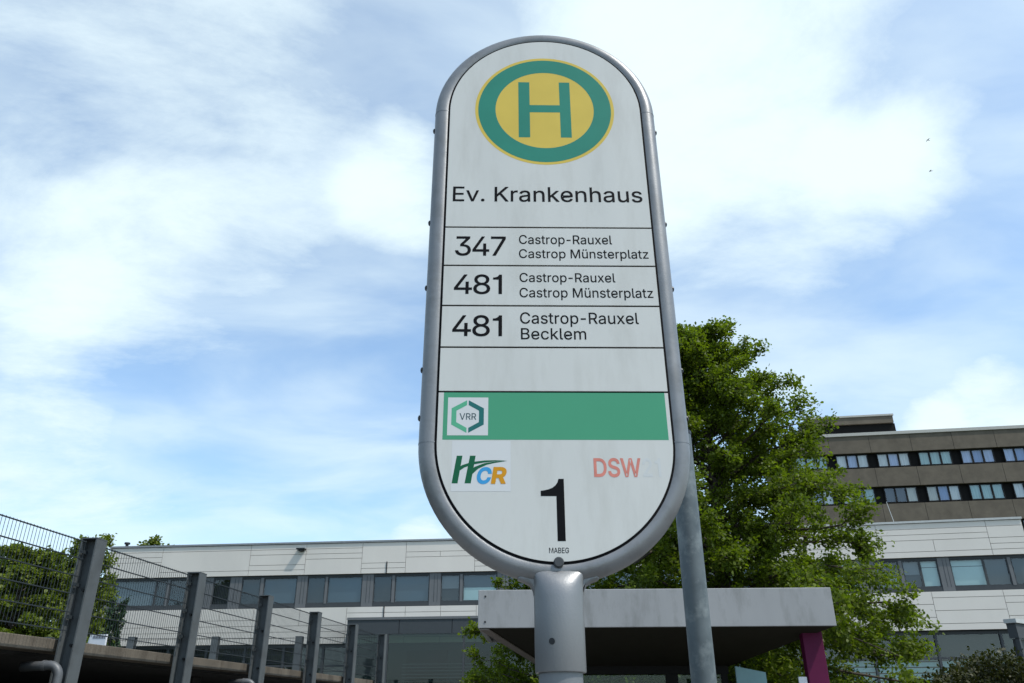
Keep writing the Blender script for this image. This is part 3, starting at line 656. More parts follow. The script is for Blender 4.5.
# ------------------------------------------------------------------ white hospital wing
KX, KY = 2.2, 34.985
HB = thing('hospital_wing', 'long low white panelled building with dark ribbon windows and flat roof', 'building', (KX, KY, 0))
def wing(slope):
    tx = 1 / math.hypot(1, slope); ty = slope * tx
    return lambda s, n, z: (s * tx + n * ty, s * ty - n * tx, z)
TL = wing(-.0987); TR = wing(-.1855)
SL0, SR1 = -21.0, 18.55
core = MB()
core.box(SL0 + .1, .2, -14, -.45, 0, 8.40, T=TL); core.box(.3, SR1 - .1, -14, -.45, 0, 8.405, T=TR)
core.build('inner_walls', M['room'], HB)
co = MB(); co.box(SL0 - .03, 0, -14, .05, 8.47, 8.55, T=TL); co.build('roof_coping', M['coping'], HB)
co = MB(); co.box(0.02, SR1 + .03, -14, .05, 8.475, 8.56, T=TR); co.build('roof_coping', M['coping_light'], HB)

def cladding(T, s0, s1, z0, z1, rows, seed, grid):
    """panels with open joints: columns of uneven width, each cut by its own set of horizontal joints"""
    r = random.Random(seed); mb = MB(); g_ = .017
    zs = [z0 + (z1 - z0) * i / rows for i in range(rows + 1)]
    s = s0
    while s < s1 - .01:
        e = min(s1, s + r.choice(grid))
        if s1 - e < 1.0: e = s1
        cuts = [0] + sorted(r.sample(range(1, rows), r.choice([2, 3, 3, 4]) if rows > 4 else 2)) + [rows]
        for a, b_ in zip(cuts, cuts[1:]):
            # a wide panel may be split upright
            parts = [(s, e)] if (e - s) < 3.0 or r.random() < .7 else [(s, (s + e) / 2), ((s + e) / 2, e)]
            for q0, q1 in parts:
                mb.box(q0 + g_ / 2, q1 - g_ / 2, -.04, 0, zs[a] + g_ / 2, zs[b_] - g_ / 2, T=T)
        s = e
    mb.box(s0, s1, -.30, -.06, z0 + .01, z1 - .01, mi=1, T=T)
    return mb
grid = [2.0, 2.6, 3.1, 4.2, 4.2]
cladding(TL, SL0, 0, 7.10, 8.46, 6, 3, grid).build('parapet_cladding', [M['clad'], M['joint']], HB)
cladding(TL, SL0, 0, 4.20, 5.70, 6, 5, grid).build('lower_cladding', [M['clad'], M['joint']], HB)
cladding(TR, 0, SR1, 7.10, 8.465, 6, 8, grid).build('parapet_cladding', [M['clad'], M['joint']], HB)
cladding(TR, 0, SR1, 4.33, 5.78, 6, 10, grid).build('lower_cladding', [M['clad'], M['joint']], HB)
# left end wall
ew = MB(); ew.box(SL0, SL0 + .12, -14, -.31, 7.10, 8.46, T=TL); ew.box(SL0, SL0 + .12, -14, -.31, 4.2, 5.7, T=TL)
ew.build('end_wall', M['clad'], HB)
ew = MB(); ew.box(SR1 - .12, SR1, -14, -.31, 7.10, 8.46, T=TR); ew.box(SR1 - .12, SR1, -14, -.31, 4.33, 5.78, T=TR)
ew.build('end_wall', M['clad'], HB)

def ribbon(T, z0, z1, items):
    """items: (s0, s1, kind); kinds are frame posts or panes with what shows behind them"""
    s_min = min(i[0] for i in items); s_max = max(i[1] for i in items)
    fr = MB()
    fr.box(s_min, s_max, -.16, -.10, z0 + .001, z0 + .16, T=T); fr.box(s_min, s_max, -.16, -.10, z1 - .08, z1 - .001, T=T)
    win = None
    fobj = fr.build('window_band_frame', M['frame'], HB)
    for s0, s1, kind in items:
        if kind == 'post':
            b = MB(); b.box(s0, s1, -.17, -.085, z0 + .002, z1 - .002, T=T)
            w_ = (s1 - s0); b.box(s0 + w_ * .40, s0 + w_ * .44, -.086, -.08, z0 + .16, z1 - .08, mi=1, T=T); b.box(s0 + w_ * .70, s0 + w_ * .73, -.086, -.08, z0 + .16, z1 - .08, mi=1, T=T)
            b.build('window_post', [M['frame_light'], M['frame']], fobj)
        elif kind == 'mullion':
            b = MB(); b.box(s0, s1, -.17, -.09, z0 + .16, z1 - .08, T=T); b.build('mullion', M['frame_light'], fobj)
        else:
            w = MB(); e = .045
            for q in ((s0, s0 + e, z0 + .16, z1 - .08), (s1 - e, s1, z0 + .16, z1 - .08), (s0 + e, s1 - e, z0 + .16, z0 + .16 + e), (s0 + e, s1 - e, z1 - .08 - e, z1 - .08)):
                w.box(q[0], q[1], -.155, -.12, q[2], q[3], T=T)
            wo = w.build('window', M['frame'], HB)
            p = MB(); p.poly([T(s0 + e, -.14, z0 + .16 + e), T(s1 - e, -.14, z0 + .16 + e), T(s1 - e, -.14, z1 - .08 - e), T(s0 + e, -.14, z1 - .08 - e)])
            p.build('pane', M['glass'], wo)
            zb_, zt_ = z0 + .1, z1 - .05; h = zt_ - zb_
            kinds = {'blue': [(0, 1, 'blind_blue')], 'dark': [(0, 1, 'room')], 'grey': [(0, 1, 'blind_grey')], 'louvre': [(0, 1, 'louvre')], 'pale': [(0, .72, 'blind_pale'), (.74, 1, 'blind_pale')],
                     'half': [(0, .5, 'room'), (.5, 1, 'blind_grey')], 'bluepale': [(0, .52, 'blind_pale'), (.52, 1, 'blind_blue')], 'lowgrey': [(0, .42, 'blind_grey'), (.42, 1, 'room')]}[kind]
            for a, b_, mt in kinds:
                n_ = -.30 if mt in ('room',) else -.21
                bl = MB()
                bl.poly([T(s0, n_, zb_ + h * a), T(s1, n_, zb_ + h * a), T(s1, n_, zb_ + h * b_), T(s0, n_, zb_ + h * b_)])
                bl.build('blind', M[mt], wo)  # backing sheets: blinds, painted sky reflection, dark rooms
left_items = [(-21.0, -20.55, 'post'), (-20.55, -18.50, 'grey'), (-18.50, -17.98, 'louvre'), (-17.98, -17.86, 'mullion'), (-17.86, -16.35, 'louvre'), (-16.35, -15.80, 'post'),
              (-15.80, -15.00, 'dark'), (-15.00, -14.47, 'post'), (-14.47, -13.59, 'dark'), (-13.59, -13.45, 'mullion'), (-13.45, -11.90, 'blue'), (-11.90, -11.43, 'post'),
              (-11.43, -10.61, 'dark'), (-10.61, -10.50, 'mullion'), (-10.50, -8.92, 'blue'), (-8.92, -8.42, 'post'), (-8.42, -7.58, 'dark'), (-7.58, -7.46, 'mullion'),
              (-7.46, -5.90, 'blue'), (-5.90, -5.40, 'post'), (-5.40, -4.55, 'half'), (-4.55, -4.43, 'mullion'), (-4.43, -2.90, 'bluepale'), (-2.90, -2.4, 'post'), (-2.4, -1.6, 'dark'), (-1.6, -1.5, 'mullion'), (-1.5, -.1, 'pale'), (-.1, 0, 'post')]
ribbon(TL, 5.71, 7.09, left_items)
right_items = [(0, .5, 'post'), (.5, 1.4, 'dark'), (1.4, 1.5, 'mullion'), (1.5, 3.0, 'blue'), (3.0, 3.5, 'post'), (3.5, 4.4, 'half'), (4.4, 4.5, 'mullion'), (4.5, 6.0, 'pale'), (6, 6.5, 'post'), (6.5, 7.4, 'dark'), (7.4, 7.5, 'mullion'),
               (7.5, 9.0, 'blue'), (9.0, 9.5, 'post'), (9.5, 10.4, 'lowgrey'), (10.4, 10.5, 'mullion'), (10.5, 12.0, 'pale'), (12.0, 12.68, 'post'), (12.68, 13.62, 'lowgrey'), (13.62, 13.75, 'mullion'), (13.75, 14.42, 'half'), (14.42, 15.10, 'pale'), (15.10, 15.55, 'post'),
               (15.55, 16.80, 'pale'), (16.80, 17.68, 'louvre'), (17.68, 17.8, 'mullion'), (17.8, SR1, 'dark')]
ribbon(TR, 5.79, 7.09, right_items)
# facade lamp
lm = MB(); lm.box(-12.0, -11.62, .0, .26, 8.19, 8.25, T=TL); lm.box(-11.9, -11.72, .005, .20, 8.12, 8.189, T=TL)
lm.build('wall_lamp', M['bolt'], HB)
lm = MB(); lm.box(-7.86, -7.82, .004, .03, 7.10, 7.60, T=TL); lm.box(-7.86, -7.82, .004, .03, 4.3, 5.72, T=TL); lm.build('cable_pipe', M['bolt'], HB)
# ground storey glazing
def ground_floor(T, s0, s1, z1, pitch, seed):
    r = random.Random(seed); s = s0
    while s < s1 - .2:
        e = min(s1, s + pitch)
        w = MB(); w.box(s, s + .09, -.30, -.18, 0, z1, T=T); w.box(s + .09, e, -.30, -.20, z1 - .12, z1, T=T); w.box(s + .09, e, -.30, -.20, 3.30, 3.38, T=T); w.box(s + .09, e, -.3, -.2, 0, .4, T=T)
        wo = w.build('window', M['frame'], HB)
        p = MB(); p.poly([T(s + .09, -.25, .4), T(e, -.25, .4), T(e, -.25, z1 - .12), T(s + .09, -.25, z1 - .12)]); p.build('pane', M['glass'], wo)
        b = MB()
        zz = .5
        while zz < 3.28:
            hh = r.choice([.16, .22, .30]); b.box(s + .09, e, -.36, -.345, zz, min(3.28, zz + hh), T=T); zz += hh + .045
        b.build('blind', M['map_case'] if T is TR else M['louvre'], wo)
        s = e
ground_floor(TL, SL0, -9.4, 4.19, 1.75, 2)
ground_floor(TR, .3, SR1, 4.31, 2.35, 4)
sf = MB(); sf.box(SL0, 0, -.44, -.31, 4.10, 4.19, T=TL); sf.box(0, SR1, -.44, -.31, 4.2, 4.32, T=TR); sf.build('soffit_strip', M['fascia_grey'], HB)

# roof edge details: vent and little mast
v = MB(); v.tube([TL(-20.6, -.6, 8.5), TL(-20.6, -.6, 8.76)], .07, 10); v.tube([TL(-20.6, -.6, 8.762), TL(-20.6, -.6, 8.84)], .13, 10); v.build('roof_vent', M['bolt'], HB, smooth=True, auto=40)
v = MB(); v.tube([TR(13.9, -.4, 8.5), TR(13.75, -.4, 9.5)], .014, 6); v.build('lightning_rod', M['coping_light'], HB)

# ------------------------------------------------------------------ glazed entrance hall
EH = thing('entrance_hall', 'glazed entrance hall with dark grey fascia in front of the white building', 'entrance hall', (KX, KY, 0))
PR = 1.3
hl, hr = -9.05, -.4
b = MB(); b.box(hl, hr, 0.02, PR, 5.02, 5.12, T=TL); b.build('roof_edge', M['frame_light'], EH)
b = MB(); s = hl
while s < hr - .1:
    e = min(hr, s + 2.22); b.box(s + .012, e - .012, PR - .12, PR - .03, 4.46, 5.018, T=TL); s = e
b.box(hl + .02, hr - .02, .05, PR - .13, 4.5, 5.0, T=TL)
b.build('fascia', M['fascia_grey'], EH)
for s in [hl, hl + 1.72, hl + 4.9, hl + 7.6]:
    b = MB(); b.box(s, s + .08, PR - .14, PR - .02, 0, 4.455, T=TL); b.build('mullion', M['frame'], EH)
for a, e in ((hl + .08, hl + 1.72), (hl + 1.80, hl + 4.9), (hl + 4.98, hl + 7.6), (hl + 7.68, hr)):
    p = MB(); p.poly([TL(a, PR - .08, 0), TL(e, PR - .08, 0), TL(e, PR - .08, 4.455), TL(a, PR - .08, 4.455)]); p.build('pane', M['hall_glass'], EH)
p = MB(); p.poly([TL(hl + .04, .02, 0), TL(hl + .04, PR - .1, 0), TL(hl + .04, PR - .1, 4.455), TL(hl + .04, .02, 4.455)]); p.build('side_pane', M['hall_glass'], EH)
b = MB(); b.box(hl, hr, -.20, -.10, 0, 4.19, T=TL); b.build('inner_wall', M['fascia_grey'], EH)
b = MB(); b.box(hl + 2.3, hl + 4.05, -.098, -.05, 1.6, 3.9, T=TL); b.box(hl + 4.6, hl + 6.6, -.098, -.05, 1.6, 3.85, T=TL); b.build('inner_window', M['room'], EH)
b = MB()
for i in range(7): b.box(hl + 2.2, hl + 7.4, .25, .28, 2.55 + i * .13, 2.58 + i * .13, T=TL)
b.build('blind_slat', M['blind_grey'], EH)  # bars added to imitate the striped reflection in the hall glass

# ------------------------------------------------------------------ tower block
TWX, TWY = 31.3, 81.56
TW = thing('tower_block', 'brown concrete slab tower with dark window rows rising behind the white building', 'building', (TWX, TWY, 0))
TT = wing(-.144)
S0, S1 = -1.5, 40.0
b = MB(); b.box(S0 + .3, S1 - .3, -15, -.5, 0, 28.2, T=TT); b.build('inner_walls', M['pier'], TW)
def band(z0, z1):
    mb = MB(); off = 2.8 - 4.18 * 3; s = S0; nx = off
    while nx <= S0 + .2: nx += 4.18
    while s < S1 - .05:
        e = min(S1, nx); mb.box(s + .02, e - .02, -.42, 0, z0, z1, T=TT); s = e; nx += 4.18
    mb.box(S0 + .05, S1 - .05, -.48, -.04, z0 + .02, z1 - .02, mi=1, T=TT)
    mb.box(S0, S0 + .35, -15, -.43, z0, z1, T=TT); mb.box(S1 - .35, S1, -15, -.43, z0, z1, T=TT)
    return mb.build('spandrel_band', [M['brown'], M['brown_joint']], TW)
levels = [28.35, 26.40]
band(26.40, 28.28)
FL = [(24.70, 26.40), (20.88, 22.72), (17.06, 18.94), (13.25, 15.10), (9.4, 11.3), (5.6, 7.5)]
for i, (a, b_) in enumerate(FL):
    nxt = FL[i + 1][1] if i + 1 < len(FL) else .1
    band(nxt, a)
c = MB(); c.box(S0 - .12, S1 + .12, -15, .12, 28.285, 28.62, T=TT); c.build('roof_edge', M['tower_cap'], TW)
CURT = ['curtain_white', 'curtain_lilac', 'curtain_teal', 'curtain_blue', 'curtain_beige', 'curtain_dark']
rr = random.Random(21)
preset = {(0, 0): (0, 1, 0), (0, 1): (0, 1, 0), (0, 2): (2, 2, 2), (0, 3): (1, 3, 1), (0, 4): (1, 3, 0), (0, -1): (2, 2, 2), (1, 1): (5, 5, 4), (1, 2): (4, 3, 0), (1, 3): (2, 2, 2), (1, 0): (4, 5, 2)}
frame_mesh = {}; 
for fi, (z0, z1) in enumerate(FL[:3]):
    for k in range(-1, 9):
        sA = 3.40 + 4.18 * k
        key = fi
        w = MB(); za, zc = z0 + .16, z1 - .1
        for j in range(3):
            a = sA + j * 1.08; e = a + .96
            w.box(a - .06, a + .02, -.36, -.24, za, zc, T=TT); w.box(e - .02, e + .06, -.36, -.24, za, zc, T=TT)
            w.box(a + .02, e - .02, -.36, -.24, za, za + .07, T=TT); w.box(a + .02, e - .02, -.36, -.24, zc - .07, zc, T=TT)
        wo = w.build('window', M['tower_frame'], TW)
        ch = preset.get((fi, k)) or tuple(rr.choice([0, 1, 2, 3, 4, 5]) for _ in range(3))
        cm = MB(); pm = MB()
        for j in range(3):
            a = sA + j * 1.08 + .02; e = a + .92
            cm.poly([TT(a, -.40, za), TT(e, -.40, za), TT(e, -.40, zc), TT(a, -.40, zc)], mi=j)
            pm.poly([TT(a, -.30, za + .07), TT(e, -.30, za + .07), TT(e, -.30, zc - .07), TT(a, -.30, zc - .07)])
        cm.build('curtain', [M[CURT[i]] for i in ch], wo)
        pm.build('pane', M['glass'], wo)
ph = MB(); ph.box(1.5, 10.8, -10.5, -2.6, 30.50, 31.30, T=TT); ph.build('penthouse_band', M['brown'], TW)
ph = MB(); ph.box(1.75, 10.95, -10.3, -2.9, 28.63, 30.499, T=TT); ph.build('penthouse_wall', M['pier'], TW)
ph = MB(); ph.box(1.4, 10.9, -10.6, -2.5, 31.302, 31.50, T=TT); ph.build('penthouse_roof', M['tower_cap'], TW)

# ------------------------------------------------------------------ dark porch at the right edge
PO = thing('side_porch', 'dark glazed porch with pale flat roof edge at the lower right corner', 'porch', (10.34, 17.05, 0), (0, 0, R(38)))
b = MB(); b.box(0, 4.5, 0, .24, 3.14, 3.22); b.build('roof', M['coping_light'], PO)
b = MB(); b.box(.04, 4.4, .04, .10, 2.85, 3.137); b.box(.04, .10, .10, .22, 2.85, 3.137); b.build('fascia', M['frame'], PO)
for x in (.06, 1.5, 3.0):
    b = MB(); b.box(x, x + .08, .05, .13, 0, 2.848); b.build('post', M['frame'], PO)
b = MB(); b.box(.16, 4.3, .14, .22, 0, 2.84); b.build('glazing', M['louvre'], PO)

# ------------------------------------------------------------------ vegetation
def leaf_mesh(name, P, D, Nrm, L_, Wd, mat, parent, rows=None):
    n = len(P)
    D = D / np.linalg.norm(D, axis=1, keepdims=True)
    S = np.cross(D, Nrm); S /= np.linalg.norm(S, axis=1, keepdims=True) + 1e-9
    U = np.cross(S, D)
    L_ = L_[:, None]; Wd = Wd[:, None]
    a = P; tip = P + D * L_ - U * L_ * .12
    b1 = P + D * L_ * .30 + S * Wd * .36 + U * Wd * .05; b2 = P + D * L_ * .30 - S * Wd * .36 + U * Wd * .05
    c1 = P + D * L_ * .68 + S * Wd * .5 - U * L_ * .03; c2 = P + D * L_ * .68 - S * Wd * .5 - U * L_ * .03
    V = np.stack([a, b1, c1, tip, c2, b2], 1).reshape(-1, 3).astype(np.float32)
    me = bpy.data.meshes.new(name)
    me.vertices.add(len(V)); me.vertices.foreach_set('co', V.ravel())
    idx = np.arange(n)[:, None] * 6
    F = (idx + np.array([[0, 1, 2, 3, 4, 5]])).astype(np.int32)
    me.loops.add(F.size); me.loops.foreach_set('vertex_index', F.ravel())
    me.polygons.add(n); me.polygons.foreach_set('loop_start', np.arange(0, F.size, 6, dtype=np.int32))
    try: me.polygons.foreach_set('loop_total', np.full(n, 6, dtype=np.int32))
    except Exception: pass
    me.materials.append(mat); me.update(calc_edges=True); me.validate()
    o = bpy.data.objects.new(name, me); COL.objects.link(o); o.parent = parent
    return o

def unit(v): return v / (np.linalg.norm(v) + 1e-9)

def grow_tree(name, label, loc, H, profile, seed, n_limbs, twigs, leaves, leaf_size, mat, z_first, trunk_r, cat='tree', group=None, droop=.25, wood=True, zscale=1.0, bare=0.0, tw=1.0):
    """tapered trunk, limbs that reach a crown profile r(z), twigs on the limbs and sprays of leaves on the twigs"""
    r = np.random.default_rng(seed)
    root = thing(name, label, cat, loc, group=group)
    zs = [p[0] for p in profile]; rs = [p[1] for p in profile]
    wd = MB()
    tp = []; x = y = 0.0
    for i in range(9):
        z = H * .97 * i / 8; tp.append((x, y, z)); x += r.normal(0, .012 * H / 8 * 3); y += r.normal(0, .012 * H / 8 * 3)
    tr = [trunk_r * (1 - .93 * (i / 8)) * (1.35 if i == 0 else 1) for i in range(9)]
    wd.tube(tp, tr, 10)
    tp = np.array(tp)
    P = []; D = []; Nn_ = []
    ga = 2.39996
    for i in range(n_limbs):
        u = (i + .5) / n_limbs
        zb_ = z_first + (H * .93 - z_first) * u ** 1.12
        j = min(7, int(zb_ / (H * .97) * 8)); fr = zb_ / (H * .97) * 8 - j
        b0 = tp[j] * (1 - fr) + tp[j + 1] * fr
        az = i * ga + r.normal(0, .25)
        rise = (.55 * u + .10) + r.normal(0, .06)
        # length so that the end lies on the profile
        ln = .5 * tw
        for _ in range(40):
            ze = zb_ + ln * rise
            if ln > np.interp(ze, zs, rs, left=rs[0], right=0): break
            ln += .06
        ln *= r.choice([r.uniform(.7, 1.0), r.uniform(.85, 1.16)])
        hdir = np.array([math.cos(az), math.sin(az), 0])
        pts = [b0]; nseg = 6
        for s in range(1, nseg + 1):
            t = s / nseg
            p = b0 + hdir * ln * t + np.array([0, 0, 1]) * ln * (rise * t * 1.35 - droop * (1 - u) * t * t * 1.6 - .35 * rise * t * t)
            p = p + r.normal(0, .035 * ln * t, 3); pts.append(p)
        pts = np.array(pts)
        r0 = max(.006, trunk_r * .34 * (1 - u * .6) * min(1, ln / 2.0))
        wd.tube([tuple(p) for p in pts], [r0 * (1 - .9 * s / nseg) + .002 for s in range(nseg + 1)], 5)
        nt = max(3, int(twigs * (.5 + ln * .35)))
        for k in range(nt):
            t = r.uniform(.10 + bare, 1.0) ** .85
            q = t * nseg; a = min(nseg - 1, int(q)); p0 = pts[a] * (1 - (q - a)) + pts[a + 1] * (q - a)
            ld = unit(pts[a + 1] - pts[a])
            side = unit(np.cross(ld, [0, 0, 1])) * r.choice([-1, 1])
            td = unit(ld * r.uniform(.3, 1.0) + side * r.uniform(.2, 1.0) + np.array([0, 0, r.normal(.12, .35)]))
            tl = tw * r.uniform(.25, .62) * (.55 + .45 * (1 - t)) * min(1.25, .55 + ln * .28)
            tpnts = [p0]
            for s in range(1, 4): tpnts.append(p0 + td * tl * s / 3 + np.array([0, 0, -.10 * tl * (s / 3) ** 2]) + r.normal(0, .02, 3))
            tpnts = np.array(tpnts)
            wd.tube([tuple(p) for p in tpnts], [.006, .0045, .003, .0015], 3, cap=False)
            nl = int(leaves * r.uniform(.6, 1.4))
            tt = r.uniform(.15, 1.08, nl) * 2.999; ai = np.clip(tt.astype(int), 0, 2); w = (tt - ai)[:, None]
            base = tpnts[ai] * (1 - w) + tpnts[ai + 1] * w + r.normal(0, .055 * tw, (nl, 3)) * (1 if leaf_size < .14 else 2.2)
            dd = td[None] * .6 + r.normal(0, .65, (nl, 3)) + np.array([[0, 0, -.15]])
            nn = np.array([[0, 0, 1.0]]) + r.normal(0, .55, (nl, 3))
            P.append(base); D.append(dd); Nn_.append(nn)
    P = np.concatenate(P); D = np.concatenate(D); Nn_ = np.concatenate(Nn_)
    L_ = leaf_size * r.uniform(.65, 1.25, len(P))
    wd.build('trunk', M['bark'], root, smooth=True)
    leaf_mesh('crown', P, D, Nn_, L_, L_ * r.uniform(.55, .75, len(P)), mat, root)
    return root

grow_tree('oak_tree', 'large green leafy tree directly behind the bus shelter and bus stop sign', (3.45, 13.3, 0), 8.3,
          [(.6, 3.8), (2.0, 4.05), (2.8, 3.95), (3.6, 3.45), (4.5, 2.75), (5.3, 2.2), (6.1, 1.8), (7.0, 1.15), (7.8, .5), (8.3, .1)],
          5, 172, 15, 92, .060, M['leaf'], .95, .16)

for (lab, x, y, H, prof, seed, mat, n, lf, ls) in [
    ('dark green tree behind the mesh fence at the left edge of the photo', -19.6, 29.0, 6.95, [(1, 2.2), (3, 2.8), (5, 2.6), (6.1, 1.8), (6.9, .5)], 31, 'leaf_dark', 80, 80, .15),
    ('bright green rounded tree behind the mesh fence, left of the first post', -16.1, 26.6, 6.6, [(.6, 2.2), (2.6, 2.7), (4.3, 2.5), (5.6, 1.8), (6.5, .4)], 32, 'leaf_far', 90, 90, .13),
    ('yellowish green tree at the left end of the white building, behind the first post', -16.45, 31.0, 7.9, [(1, 1.3), (3, 1.5), (5, 1.4), (6.7, 1.0), (7.5, .1)], 33, 'leaf_far', 64, 60, .14),
    ('taller dark tree farther back behind the bright green tree', -23.2, 37.0, 8.2, [(2, 2.4), (4, 3.2), (6, 2.9), (7.4, 1.7), (8.3, .2)], 34, 'leaf_dark', 64, 60, .19),
    ('tree crown peeking over the roof of the white building', -23.6, 52.5, 12.0, [(4, 2.5), (8, 3.0), (10, 2.4), (11.4, 1.5), (12.1, .3)], 35, 'leaf_far', 50, 40, .22)]:
    grow_tree('broadleaf_tree', lab, (x, y, 0), H, prof, seed, n, 9, lf, ls, M[mat], .6, .16)
grow_tree('conifer_tree', 'small slender dark conifer before the left end of the white building', (-10.62, 22.2, 0), 4.45,
          [(.3, .42), (1.5, .38), (2.6, .30), (3.6, .16), (4.4, .02)], 41, 90, 4, 34, .07, M['leaf_fir'], .4, .06, droop=.1, tw=.45)

def hedge(name, label, cat, x0, x1, y0, y1, h, seed, n, mat, leaf=.09, loc=(0, 0, 0), rot=0):
    r = np.random.default_rng(seed); root = thing(name, label, cat, loc, (0, 0, rot))
    st = MB()
    for i in range(26):
        x = r.uniform(x0, x1); y = r.uniform(y0, y1)
        st.tube([(x, y, 0), (x + r.normal(0, .1), y + r.normal(0, .1), h * .5), (x + r.normal(0, .2), y + r.normal(0, .15), h * .88)], [.03, .02, .006], 5)
    st.build('stem', M['bark'], root)
    u = r.uniform(0, 1, (n, 3))
    X = x0 + (x1 - x0) * u[:, 0]; Y = y0 + (y1 - y0) * u[:, 1]
    top = h * (.86 + .10 * np.sin(X * 2.1 + seed) + .07 * np.sin(X * 5.3 + Y * 3) + .05 * np.sin(X * 11 + Y * 7))
    Z = top * (1 - (1 - u[:, 2]) * r.uniform(0, 1, n)) ** .6
    stray = r.uniform(0, 1, n) < .03; Z = Z + stray * r.uniform(0, .22, n)
    P = np.stack([X, Y, Z], 1) + r.normal(0, .06, (n, 3))
    D = r.normal(0, .6, (n, 3)) + np.array([[0, -.2, .35]]); Nn_ = r.normal(0, .6, (n, 3)) + np.array([[0, -.3, .8]])
    L_ = leaf * r.uniform(.6, 1.3, n)
    leaf_mesh('foliage', P, D, Nn_, L_, L_ * .6, mat, root)
hedge('hedge', 'brownish green hedge in front of the ground floor windows at lower right', 'hedge', 0, 6.0, 0, 1.6, 2.20, 3, 52000, M['leaf_hedge'], .062, (5.2, 13.6, 0), R(-20))
hedge('shrub', 'leafy green shrub under the tree, seen below the shelter roof', 'shrub', 0, 5.2, 0, 1.3, 2.45, 9, 42000, M['leaf'], .07, (-.25, 14.9, 0), R(2))
grow_tree('young_tree', 'small dense tree half hidden behind the sign pole, left of the large tree', (.62, 14.2, 0), 4.15,
          [(.5, 1.35), (1.5, 1.55), (2.4, 1.5), (3.2, 1.2), (3.8, .75), (4.2, .1)], 61, 80, 9, 60, .062, M['leaf'], .4, .07, droop=.1, tw=.7)

# ------------------------------------------------------------------ birds
def bird(label, loc, rz, bank):
    o = thing('bird', label, 'bird', loc, (bank, 0, rz), group='birds in the sky')
    b = MB()
    rings = []
    for x, q in ((-.17, .012), (-.10, .035), (0, .05), (.09, .042), (.14, .028), (.18, .006)):
        rings.append([(x, q * math.cos(2 * math.pi * i / 8), q * math.sin(2 * math.pi * i / 8)) for i in range(8)])
    b.loft(rings)
    for s in (-1, 1):
        b.hexa([(-.05, s * .03, .005), (.06, s * .03, .005), (.05, s * .16, .055), (-.03, s * .16, .055), (-.05, s * .03, .017), (.06, s * .03, .017), (.05, s * .16, .062), (-.03, s * .16, .062)])
        b.hexa([(-.03, s * .16, .055), (.05, s * .16, .055), (-.03, s * .33, .015), (-.06, s * .32, .015), (-.03, s * .16, .062), (.05, s * .16, .062), (-.03, s * .33, .019), (-.06, s * .32, .019)])
    b.hexa([(-.17, -.012, 0), (-.17, .012, 0), (-.28, .05, .0), (-.28, -.05, .0), (-.17, -.012, .008), (-.17, .012, .008), (-.28, .05, .006), (-.28, -.05, .006)])
    b.v = [tuple(c * .55 for c in p) for p in b.v]
    b.build('body', M['bird'], o)
bird('tiny dark bird flying in the sky right of the sign, the upper of the two', (27.796, 41.562, 34.425 + CAM_H), R(200), R(8))
bird('tiny dark bird flying in the sky right of the sign, the lower of the two', (27.501, 41.757, 32.028 + CAM_H), R(170), R(-12))

# ------------------------------------------------------------------ world, sun
SUN_EL, BETA = R(57), R(31)
sdir = Vector((math.cos(BETA) * math.cos(SUN_EL), -math.sin(BETA) * math.cos(SUN_EL), math.sin(SUN_EL)))
world = bpy.data.worlds.new('World'); scene.world = world; world.use_nodes = True
nt = world.node_tree; N = nt.nodes; L = nt.links
bg = N['Background']; bg.inputs['Strength'].default_value = .12
sky = N.new('ShaderNodeTexSky'); sky.sky_type = 'NISHITA'; sky.sun_disc = False
sky.sun_elevation = SUN_EL; sky.sun_rotation = R(90) + BETA; sky.air_density = 1.0; sky.dust_density = 1.5; sky.ozone_density = 1.0
tc = N.new('ShaderNodeTexCoord')
sx = N.new('ShaderNodeSeparateXYZ'); L.new(tc.outputs['Generated'], sx.inputs[0])
def math_node(op, a, b=None, c=None):
    n = N.new('ShaderNodeMath'); n.operation = op
    for i, v in enumerate((a, b, c)):
        if v is None: continue
        if isinstance(v, (int, float)): n.inputs[i].default_value = v
        else: L.new(v, n.inputs[i])
    return n.outputs[0]
def smooth(val, lo, hi, tmin=0.0, tmax=1.0):
    n = N.new('ShaderNodeMapRange'); n.interpolation_type = 'SMOOTHSTEP'
    L.new(val, n.inputs['Value']); n.inputs['From Min'].default_value = lo; n.inputs['From Max'].default_value = hi
    n.inputs['To Min'].default_value = tmin; n.inputs['To Max'].default_value = tmax
    return n.outputs['Result']
# cloud layer seen in perspective: project the direction on a flat ceiling
zc = math_node('MAXIMUM', sx.outputs['Z'], 0.0)
den = math_node('ADD', zc, .22)
px = math_node('DIVIDE', sx.outputs['X'], den); py = math_node('DIVIDE', sx.outputs['Y'], den)
cv = N.new('ShaderNodeCombineXYZ'); L.new(px, cv.inputs[0]); L.new(py, cv.inputs[1])
def noise(scale, detail, rough, off, dist=0.0, stretch=None, rot=0):
    mp = N.new('ShaderNodeMapping'); mp.inputs['Location'].default_value = off
    mp.inputs['Rotation'].default_value = (0, 0, rot)
    if stretch: mp.inputs['Scale'].default_value = stretch
    L.new(cv.outputs[0], mp.inputs['Vector'])
    n = N.new('ShaderNodeTexNoise'); n.inputs['Scale'].default_value = scale; n.inputs['Detail'].default_value = detail
    n.inputs['Roughness'].default_value = rough; n.inputs['Distortion'].default_value = dist
    L.new(mp.outputs[0], n.inputs['Vector']); return n.outputs['Fac']
n1 = noise(1.5, 11, .63, (3.1, 1.7, 0), .35, (1, 1.5, 1), R(-28))
n2 = noise(4.2, 10, .67, (7.3, 2.2, 0), .3, (1, 1.35, 1), R(-28))
n3 = noise(1.7, 7, .52, (1.3, 8.9, 0), .35, (1, 1.9, 1), R(-32))
